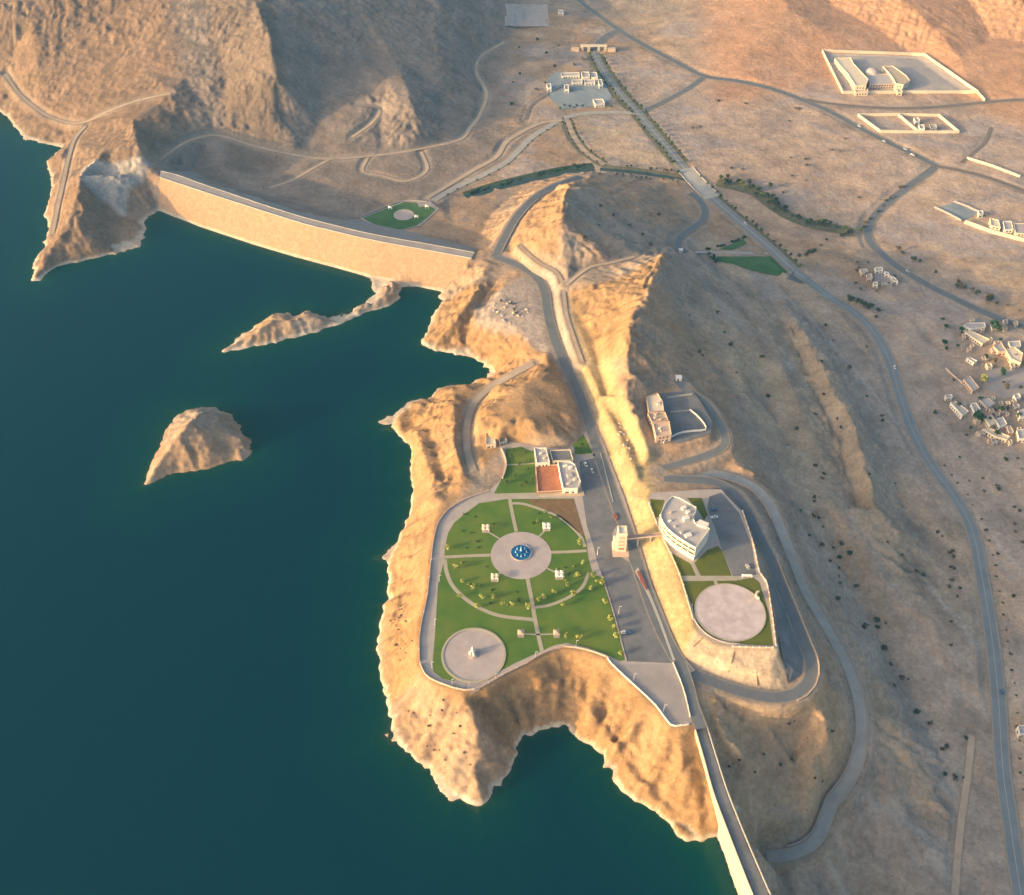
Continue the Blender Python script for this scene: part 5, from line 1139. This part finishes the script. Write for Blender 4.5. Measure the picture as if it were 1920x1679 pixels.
bld('gate_lodge', [(1601,166),(1626,165),(1628,173),(1604,174)], 4, 'cream lodge just inside the front wall of the villa, closer to the gate gap', 'house', 'cream', 'pink'); bld('gate_lodge', [(1681,168),(1690,168),(1692,174),(1683,174)], 4, 'small square lodge on the front wall below the villa hall', 'house', 'cream', 'cream')
wallg([(1608,218),(1683,217),(1760,219),(1797,250),(1722,250),(1650,249)], 3.2, .9, 'cream wall round the pair of small plots below the villa', closed=True)
wallg([(1684,218),(1721,249)], 3.2, .9, 'cream dividing wall between the two small plots')
bld('farm_house', [(1713,222),(1722,222),(1725,228),(1716,229)], 4, 'white hut at the back of the eastern small plot', 'house'); bld('farm_house', [(1722,235),(1732,235),(1734,243),(1725,243)], 4.5, 'bright white cube house in the eastern small plot', 'house'); bld('farm_house', [(1742,234),(1754,234),(1757,241),(1745,242)], 3.5, 'greyish low house near the wall of the eastern small plot', 'house', 'conc')
wallg([(1812,298),(1860,313),(1912,333)], 2.6, 1.0, 'straight cream wall by the road at the picture edge', 'cream')
wallg([(1808,419),(1860,438),(1925,455)], 4.0, 1.2, 'thick bright cream front wall of the roadside estate')
wallg([(1752,390),(1776,401),(1802,415)], 2.0, .8, 'thin pale wall along the grey court of the roadside estate', 'paleslab')
wallg([(1788,379),(1812,388),(1836,399),(1850,405)], 2.0, .8, 'pale back wall of the grey court of the roadside estate', 'paleslab')
draped('courtyard', [(1758,391),(1788,380),(1836,400),(1806,414)], M['yard'], .15)
bld('estate_house', [(1834,396),(1842,396),(1844,402),(1836,403)], 4, 'small white house at the corner of the grey court', 'house'); bld('estate_house', [(1856,410),(1872,414),(1876,428),(1858,424)], 6, 'cream house with a brown side behind the bright front wall', 'house', 'cream', 'cream', storeys=2)
bld('estate_house', [(1880,416),(1896,416),(1900,432),(1884,432)], 6, 'white house standing between the estate houses, pale roof', 'house', 'white', 'roof', storeys=2); bld('estate_house', [(1900,420),(1926,420),(1926,440),(1904,438)], 6, 'cream estate house cut by the picture edge', 'house', 'cream', 'paleslab', storeys=2)
# ---------------------------------------------------------------- farmstead and village
for px, h, lab, w in (([(1612,506),(1625,505),(1628,512),(1615,514)], 3.5, 'cream house at the west corner of the small farmstead', 'cream'), ([(1624,514),(1634,514),(1636,523),(1626,524)], 3.5, 'pinkish house below the cream farmstead house', 'pink'), ([(1640,503),(1654,502),(1656,508),(1642,509)], 3, 'pale house at the top of the farmstead yard', 'white'),
  ([(1658,510),(1666,512),(1668,517),(1660,516)], 3, 'small white shed on the east side of the farmstead yard', 'white'), ([(1669,518),(1678,522),(1684,530),(1675,528)], 3, 'long white shed slanting at the east corner of the farmstead', 'white'), ([(1637,530),(1645,530),(1646,536),(1638,536)], 3, 'tiny white block at the low corner of the farmstead', 'white'), ([(1652,530),(1672,529),(1673,534),(1653,535)], 2.6, 'long grey-white wall shed closing the farmstead yard', 'conc')):
    bld('farm_house', px, h, lab, 'house', w, 'roof', winw=1.2)
draped('courtyard', [(1640,511),(1656,509),(1668,520),(1668,528),(1640,529)], M['lot2'], .15)
VH = [([(1806,612),(1816,607),(1846,606),(1848,614),(1820,618)], 4, 'white house with a lilac front in the upper village row', 'white'), ([(1806,622),(1822,622),(1856,638),(1842,646)], 3.6, 'long cream-roofed house slanting in the upper village', 'cream'), ([(1862,650),(1876,640),(1882,652),(1890,660),(1872,660)], 4.5, 'pinkish-white gabled block beside the village tree', 'pink'),
 ([(1884,656),(1902,652),(1918,664),(1914,682),(1896,674)], 5, 'large cream village house with dark roof openings', 'cream'), ([(1890,642),(1912,640),(1914,650),(1894,652)], 4, 'low house behind the large cream one', 'white'), ([(1812,672),(1820,672),(1832,678),(1826,682)], 3, 'white awning-roofed shed standing alone mid-village', 'white'),
 ([(1806,712),(1818,706),(1836,728),(1824,734)], 3.6, 'pinkish barn with a long roof at the village edge', 'pink'), ([(1772,742),(1784,741),(1786,746),(1774,748)], 3, 'little white hut at the village edge near the valley road', 'white'), ([(1782,756),(1792,754),(1816,772),(1804,780)], 4, 'grey-white long house at the lower village corner', 'white'),
 ([(1820,758),(1830,756),(1838,768),(1826,774)], 4, 'white house with a satellite-littered roof beside the long grey-white one', 'white'), ([(1836,750),(1852,745),(1866,758),(1852,766)], 4, 'pale square house at the centre of the lower village', 'paleslab'), ([(1846,784),(1858,778),(1868,792),(1856,800)], 4, 'cream house beside the round green village tree', 'cream'),
 ([(1866,788),(1880,782),(1888,796),(1874,802)], 4, 'white house behind dark palms in the lower village', 'white'), ([(1842,806),(1856,804),(1894,820),(1888,826),(1866,820)], 3.4, 'long cream wall house along the lower village edge', 'cream'), ([(1908,772),(1926,766),(1926,782),(1912,784)], 4, 'white house at the picture edge above the dark palms', 'white'), ([(1906,808),(1926,804),(1926,824),(1910,824)], 4, 'greenish-white house at the picture edge below the palms', 'white'),
 ([(1900,742),(1910,738),(1914,746),(1904,750)], 3, 'tiny blue-white hut in the bare village yard', 'white')]
for px, h, lab, w in VH: r_, _ = bld('village_house', px, h, lab, 'house', w, 'roof' if w != 'cream' else 'cream', winw=1.2)
for k in range(42):
    while True:
        x, y = rnd.choice([(rnd.uniform(1770,1915), rnd.uniform(740,830)), (rnd.uniform(1800,1915), rnd.uniform(600,690))])
        if inpoly([(1765,735),(1800,600),(1920,605),(1920,832),(1850,832)], [x], [y])[0] and all(abs(x - np.mean([q[0] for q in v[0]])) + abs(y - np.mean([q[1] for q in v[0]])) > 12 for v in VH): break
    a, b_ = rnd.uniform(3.5, 7), rnd.uniform(2.6, 4.5); bld('outhouse', [(x - a, y - b_ * .8), (x + a * .5, y - b_), (x + a, y + b_ * .7), (x - a * .4, y + b_)], rnd.uniform(2.2, 3.0), 'small pale outhouse squeezed between the larger village houses', 'outhouse', rnd.choice(['stone','cream','paleslab','pink']), rnd.choice(['roof','stone','paleslab']), winw=1.0, group='small outhouses of the village', door=False)
draped('village_yard', [(1850,690),(1920,690),(1926,740),(1880,748),(1850,730)], M['lot2'], .12)
wallg([(1772,692),(1788,706),(1804,720)], 1.6, .5, 'thin tan wall running up to the pinkish barn', 'pink')
bld('roadside_house', [(1908,1362),(1926,1360),(1926,1376),(1912,1378)], 4, 'white house at the picture edge beside the valley road', 'house')
# ---------------------------------------------------------------- vehicles
def make_car(kind, paint):
    b = bpy.data.objects.new('parked_car', None); parts = []
    L_, w = (5.2, 1.95) if kind == 'pickup' else (4.5, 1.85)
    def part(nm, fn, m):
        q = MB(); fn(q); o = q.build(nm, m, None); o.parent = b; return o
    prof = [(-L_/2, .35), (-L_/2, .8), (-L_/2 + .1, .95), (-.9, 1.0), (.9, .98), (L_/2 - .3, .88), (L_/2, .7), (L_/2, .35)]
    def body(q):
        n = len(prof); vs = [(x, s * w / 2, z) for s in (-1, 1) for x, z in prof]; q.add(vs, [(i, (i + 1) % n, n + (i + 1) % n, n + i) for i in range(n)] + [tuple(range(n))[::-1], tuple(range(n, 2 * n))])
    part('body', body, paint)
    x0, x1 = (-.5, 1.3) if kind == 'pickup' else (-1.9, 1.2)
    def cab(q, z0=.97, z1=1.6, i=.14):
        q.add([(x0, -w/2+.06, z0), (x1, -w/2+.06, z0), (x1, w/2-.06, z0), (x0, w/2-.06, z0), (x0+.35, -w/2+i, z1), (x1-.65, -w/2+i, z1), (x1-.65, w/2-i, z1), (x0+.35, w/2-i, z1)], [(0,1,5,4),(1,2,6,5),(2,3,7,6),(3,0,4,7),(4,5,6,7)])
    part('windows', cab, M['glass'])
    part('roof', lambda q: q.box(((x0 + x1 - .3) / 2, 0, 1.63), (x1 - x0 - .9, w - .24, .07)), paint)
    if kind == 'pickup': part('load_bed', lambda q: q.box((-1.6, 0, 1.12), (1.9, 1.7, .3)), paint)
    for sx in (-1, 1):
        for sy in (-1, 1):
            def wh(q, sx=sx, sy=sy):
                vs = []
                for yy in (-.11, .11):
                    for k in range(12): a = k * math.pi / 6; vs.append((sx * L_ * .31 + .34 * math.cos(a), sy * (w / 2 - .08) + yy, .34 + .34 * math.sin(a)))
                q.add(vs, [(k, (k + 1) % 12, 12 + (k + 1) % 12, 12 + k) for k in range(12)] + [tuple(range(12)), tuple(range(12, 24))])
            part('wheel', wh, M['tyre'])
    for sy in (-1, 1): part('headlight', lambda q, sy=sy: q.box((L_ / 2 + .01, sy * w * .34, .66), (.06, .35, .16)), M['silver'])
    return b
PROTO = {}
def car(px, py, rz, label, kind='car', paint='whitemetal', z=None):
    k = (kind, paint)
    if k not in PROTO: o = PROTO[k] = make_car(kind, M[paint]); COL.objects.link(o)
    else:
        o = PROTO[k].copy(); COL.objects.link(o)
        for ch in list(PROTO[k].children): c_ = ch.copy(); COL.objects.link(c_); c_.parent = o
    p = G(px, py) if z is None else at(px, py, z); o.location = Vector([float(v) for v in p]); o.rotation_euler.z = rz; tag(o, label, 'car', 'cars and trucks about the site'); return o
car(1171, 1187, .1, 'white car parked by the lawn kerb on the long lot', z=lay(1)); car(1180, 1188, .1, 'blue car parked beside the white one on the long lot', paint='blue_paint', z=lay(1))
car(1339, 971, .15, 'white pickup parked in the shade beside the curved building', 'pickup', z=fl(1)); car(1338, 957, .2, 'dark blue car parked behind the white pickup', paint='blue_paint', z=fl(1)); car(1402, 1064, 1.9, 'silver car at the lower end of the upper lot', paint='silver', z=fl(1))
car(1110, 884, -1.2, 'silver car parked near the restaurant corner', paint='silver', z=lay(1)); car(1098, 872, -1.2, 'white car parked near the restaurant corner', z=lay(1))
Pd = ROADP['boulevard'][0]
def on_road(name, px, py, label, off=2.2, **k):
    P, w, _ = ROADP[name]; g = G(px, py); i = int(np.clip(np.argmin(np.hypot(P[:, 0] - g[0], P[:, 1] - g[1])), 1, len(P) - 2)); d = P[i + 1] - P[i - 1]; d /= np.linalg.norm(d[:2])
    o = car(px, py, math.atan2(d[1], d[0]), label, **k); o.location = (float(P[i][0] - d[1] * off), float(P[i][1] + d[0] * off), float(P[i][2] + .2)); return o
on_road('boulevard', 1392, 421, 'white car driving on the boulevard below the bridge', 2.4); on_road('north', 1606, 240, 'white car on the plain road short of the two small plots')
on_road('north', 1661, 265, 'white car on the plain road below the two small plots', -2.2); on_road('north', 1698, 281, 'silver car on the plain road nearing the junction', paint='silver'); on_road('north', 1713, 290, 'white pickup on the plain road right at the junction', -2.2, kind='pickup')
on_road('village', 1700, 512, 'silver car on the road past the farmstead', paint='silver'); on_road('east', 1672, 690, 'white car on the valley road opposite the village')
on_road('east', 1870, 1300, 'dark blue car low on the valley road', paint='blue_paint')
# ---------------------------------------------------------------- planted verges and the scrubby wadi floor
def verge(road, side, off, w, t0, t1, m):
    Pv, rw, _ = ROADP[road]; n = len(Pv); Q = Pv[int(n * t0):int(n * t1)].copy(); T = np.gradient(Q[:, :2], axis=0); T /= np.linalg.norm(T, axis=1)[:, None]
    Q[:, :2] += np.stack([-T[:, 1], T[:, 0]], 1) * side * (rw / 2 + off + w / 2); Q[:, 2] = [max(float(bil(ZT, np.array(x + a), np.array(y))) for a in (-2, 0, 2)) for x, y in Q[:, :2]]; Q[:, 2] = smooth1(Q[:, 2], 3)
    return strip('ground_cover', Q, w, m, .16, 'stuff')
M['cover'] = mat('dull_ground_cover', (.1,.105,.06), (.2,.175,.11), .35, .95, .2, 1.5, coord='World', thr=(.35,.65))
for sd_ in (-1, 1): verge('boulevard', sd_, .6, 4.5, .02, .56, M['cover'])
verge('boulevard', 1, .6, 4, .63, .97, M['cover']); verge('link', -1, .1, 3, .05, .98, M['cover']); verge('link', 1, .1, 3, .05, .98, M['cover'])
for w_, px in ((16, [(1345,342),(1385,352),(1420,364),(1450,387),(1480,406),(1520,421),(1560,429),(1600,437)]), (7, [(1128,314),(1165,316),(1205,320),(1245,326),(1280,332)])):
    P = spline([hit(*p) for p in px]); P[:, 2] = [max(float(bil(ZT, np.array(x + a), np.array(y + b))) for a in (-5, 0, 5) for b in (-5, 0, 5)) for x, y in P[:, :2]]; P[:, 2] = smooth1(P[:, 2], 6)
    strip('ground_cover', P, w_, M['cover'], .12, 'stuff')
M['reeds'] = mat('reed_cover', (.035,.055,.03), (.08,.1,.05), .3, .95, .25, 1.2, coord='World')
P = spline([hit(*p) for p in [(872,366),(905,355),(945,343),(990,332),(1040,321),(1080,314),(1112,311)]]); P[:, 2] = [max(float(bil(ZT, np.array(x + a), np.array(y + b))) for a in (-4, 0, 4) for b in (-4, 0, 4)) for x, y in P[:, :2]]; P[:, 2] = smooth1(P[:, 2], 6)
strip('ground_cover', P, 11, M['reeds'], .12, 'stuff')
# ---------------------------------------------------------------- roadside trees, wadi trees, scrub
def along(name, sides, gap, kind, label, group, t0=0, t1=1, off=3.5, s=1.0, skip=.12, fn=None):
    P, w, _ = ROADP[name]; d = np.r_[0, np.cumsum(np.linalg.norm(np.diff(P[:, :2], axis=0), axis=1))]; n = 0
    for q in np.arange(d[-1] * t0, d[-1] * t1, gap):
        i = int(np.clip(np.searchsorted(d, q), 1, len(P) - 2)); T = P[i + 1] - P[i - 1]; T /= np.linalg.norm(T[:2]) + 1e-9
        for sd_ in sides:
            if rnd.random() < skip: continue
            x = P[i][0] - T[1] * sd_ * (w / 2 + off + rnd.uniform(-.8, .8)); y = P[i][1] + T[0] * sd_ * (w / 2 + off + rnd.uniform(-.8, .8))
            (fn or tree)(0, 0, s * rnd.uniform(.75, 1.25), rnd.choice(kind), label, group, np.array([x, y, float(bil(ZT, np.array(x), np.array(y)))])); n += 1
    return n
along('boulevard', (-1, 1), 10, ['dark','mid'], 'dark green street tree in the double row lining the boulevard above the bridge', 'boulevard trees above the bridge', .02, .56, 2.6, 1.1)
along('boulevard', (1,), 9, ['dark','mid'], 'dark green street tree in the row beside the boulevard below the bridge', 'boulevard trees below the bridge', .62, .98, 3.5, .95)
along('link', (-1, 1), 11, ['dark','dry'], 'dull green tree in the double row along the short dirt link road', 'link road trees', .02, .98, 1.5, .85)
along('west', (1,), 15, ['dry','dark'], 'dull bush-like tree beside the pale road to the dam garden', 'dam garden road trees', .3, .95, 2, .7)
def scatter(poly, n, fn, kinds, label, group, s0, s1, avoid=2.5):
    xs = [p[0] for p in poly]; ys = [p[1] for p in poly]; k = 0; tries = 0
    while k < n and tries < n * 40:
        tries += 1; x, y = rnd.uniform(min(xs), max(xs)), rnd.uniform(min(ys), max(ys))
        if not inpoly(poly, [x], [y])[0]: continue
        p = G(x, y); i = min(NX - 1, int(np.searchsorted(XS, p[0]))); j = min(NY - 1, int(np.searchsorted(YS, p[1])))
        if ROADD[j, i] < avoid: continue
        fn(x, y, rnd.uniform(s0, s1), rnd.choice(kinds), label, group, p); k += 1
def band(px, wpx, n, fn, kinds, label, group, s0, s1):
    P = spline([(a, b, 0) for a, b in px], 4); 
    for _ in range(n):
        q = P[rnd.randrange(len(P))]; fn(q[0] + rnd.gauss(0, wpx), q[1] + rnd.gauss(0, wpx * .5), rnd.uniform(s0, s1), rnd.choice(kinds), label, group)
band([(1350,340),(1385,350),(1420,362),(1450,385),(1480,405),(1520,420),(1560,428),(1600,436)], 9, 50, tree, ['dark','dark','mid'], 'dark wadi tree in the green belt east of the bridge', 'wadi belt trees', 1.0, 2.0)
band([(1128,311),(1165,313),(1205,317),(1245,322),(1280,327)], 2, 14, tree, ['dark','mid'], 'bushy tree on the plain side of the narrow wadi by the bridge', 'narrow wadi trees', .6, .95)
band([(1120,326),(1160,331),(1200,335),(1245,340),(1285,345)], 2, 12, tree, ['dark','dry'], 'bushy tree on the hill side of the narrow wadi by the bridge', 'narrow wadi hill side trees', .6, .95)
band([(880,364),(930,349),(985,333),(1040,321),(1100,312)], 3, 30, shrub, ['dark','lush'], 'green reed clump on the bank of the dark wadi pool', 'wadi pool reeds', 1.2, 2.2)
band([(1325,468),(1350,462),(1380,452),(1397,446)], 1.2, 16, shrub, ['lush','dark'], 'dense bush in the hedge line on the lawn by the boulevard', 'boulevard lawn hedge', 1.2, 1.7)
band([(1325,478),(1335,486),(1345,494)], 3, 8, tree, ['lush','dark'], 'dark garden tree at the pointed end of the boulevard lawn', 'boulevard lawn trees', .7, 1.1)
band([(1605,440),(1632,410),(1660,378),(1690,348)], 3, 12, shrub, ['dry','dark'], 'scrub bush in the row along the village road curve', 'village road scrub row', 1.2, 2.2)
band([(1500,482),(1530,466),(1560,448),(1590,438)], 3, 16, shrub, ['dry','dark'], 'scrub bush in the row running from the boulevard to the wadi belt', 'wadi scrub row', 1.2, 2.2)
band([(1668,466),(1710,488),(1750,508),(1800,540),(1860,566),(1915,588)], 4, 20, tree, ['dark','dry'], 'dark tree in the line on the far side of the village road', 'village road trees', .9, 1.7)
band([(1586,562),(1610,570),(1640,590),(1655,605)], 4, 11, tree, ['dark'], 'dark tree in the dense clump beside the valley road', 'valley road clump', 1.0, 1.7)
tree(1862, 620, 2.6, 'lush', 'large round deep green tree in the upper village', None); tree(1831, 793, 2.6, 'lush', 'large round deep green tree in the lower village', None); tree(1842, 718, 2.0, 'light', 'yellowish tree behind the pinkish barn', None)
scatter([(1765,590),(1925,600),(1925,835),(1850,835),(1760,760)], 30, tree, ['dark','lush','lush','dry'], 'dark tree among the village houses', 'village trees', .8, 1.7, 1)
scatter([(1600,490),(1690,500),(1690,545),(1600,560)], 10, tree, ['dark','dry'], 'dark tree round the farmstead', 'farmstead trees', .7, 1.2)
for x, y in ((1058,200),(1068,203),(1081,201),(1092,202),(1050,206),(1146,203),(1022,158),(1100,88),(1085,92)): tree(x, y, .9, 'dark', 'dark tree at the edge of the depot yard', 'depot trees')
for x, y in ((1126,388),(1235,403),(1122,424),(1180,423),(1205,441),(1220,459),(1098,447),(1150,405)): shrub(x, y, 1.7, 'dry', 'dark scrub bush on the shaded face of the round hill', 'round hill scrub')
scatter([(1260,520),(1420,540),(1560,700),(1640,900),(1600,960),(1450,800),(1290,650)], 20, shrub, ['dry','dark'], 'dark scrub bush on the shaded slope east of the ridge', 'ridge slope scrub', .8, 1.9)
scatter([(1520,560),(1640,640),(1700,850),(1820,1100),(1830,1300),(1740,1150),(1650,1000),(1620,800)], 26, shrub, ['dry','dark'], 'scrub bush on the gravel plain beside the valley road', 'gravel plain scrub', .8, 1.8)
band([(1500,930),(1545,1000),(1580,1070),(1640,1180),(1690,1270),(1740,1360),(1800,1480)], 16, 36, shrub, ['dry','dark'], 'dark scrub bush in the gully below the lower road', 'gully scrub', .9, 2.0)
scatter([(1700,640),(1790,850),(1860,1000),(1905,1250),(1918,1000),(1918,850),(1760,800)], 18, shrub, ['dry','dark'], 'scrub bush on the far side of the valley road', 'far valley scrub', .8, 1.7)
scatter([(1380,170),(1500,200),(1740,320),(1640,400),(1480,380),(1330,320),(1230,220)], 20, shrub, ['dry'], 'sparse scrub bush on the open pink plain', 'open plain scrub', 1, 2)
scatter([(960,60),(1100,60),(1180,200),(1040,260),(930,240)], 12, shrub, ['dry','dark'], 'scrub bush round the depot and the mountain foot', 'mountain foot scrub', 1.1, 2.2)
scatter([(1330,1380),(1560,1300),(1590,1440),(1440,1570),(1370,1480)], 12, shrub, ['dry','dark'], 'scrub bush on the slopes below the hairpin bend', 'hairpin slope scrub', .6, 1.2)
along('east', (1,), 11, ['dry','dark'], 'small planted bush in the row along the valley road verge', 'verge bushes', .42, .9, 5.5, .85, .05, shrub)
scatter([(738,1120),(776,1120),(772,1240),(742,1250),(724,1200)], 22, shrub, ['dry'], 'small dry bush clinging to the sunlit cliff below the garden wall', 'cliff bushes', .45, .8)
scatter([(760,1320),(850,1310),(890,1440),(800,1420)], 16, shrub, ['dry'], 'small dry bush on the point of the headland', 'headland point bushes', .45, .8)
# boulders on the bare shelf by the far road, pink rubble by the main road
def rock_mesh(seed):
    q = random.Random(seed); bm = bmesh.new(); bmesh.ops.create_icosphere(bm, subdivisions=2, radius=1)
    for v in bm.verts: v.co *= 1 + q.uniform(-.18, .18); v.co.z *= .7
    me = bpy.data.meshes.new('boulder'); bm.to_mesh(me); bm.free(); me.materials.append(M['paleslab'] if seed % 2 else M['stone']); return me
ROCKS = [rock_mesh(k) for k in range(5)]
def rock(x, y, s, kind, label, group, p=None):
    p = G(x, y) if p is None else p; o = bpy.data.objects.new('boulder', rnd.choice(ROCKS)); COL.objects.link(o); o.location = Vector([float(v) for v in p]) + Vector((0, 0, .2 * s)); o.rotation_euler.z = rnd.uniform(0, 6.28); o.scale = (s * rnd.uniform(.8,1.4), s, s * rnd.uniform(.7,1.1)); return tag(o, label, 'boulder', group)
scatter([(890,575),(985,560),(1000,610),(960,618)], 22, rock, [0], 'pale boulder on the bare shelf beside the main road', 'shelf boulders', .7, 1.8)
scatter([(1150,790),(1172,790),(1195,860),(1180,870)], 14, rock, [0], 'pinkish boulder in the rubble strip beside the main road', 'road rubble boulders', .6, 1.4)
for x, y in ((958,572),(964,584),(968,590),(940,566)): tree(x, y, .8, 'dark', 'dark tree on the bare shelf beside the main road', 'shelf trees')
for px, lab in (([(1300,1213),(1308,1206),(1318,1196)], 'dark drain chute on the bank under the rim wall'), ([(1366,1262),(1372,1243),(1377,1222)], 'dark drain chute down the middle of the bank below the round plaza'), ([(1421,1287),(1420,1272),(1419,1260)], 'short dark drain chute at the foot of the bank near the bend')):
    Q = [G(*p) for p in px]; solid('drain_chute', M['bark'], lambda b: b.wall([tuple(q) for q in Q], .25, .6), lab, 'drain', base=Q[1])
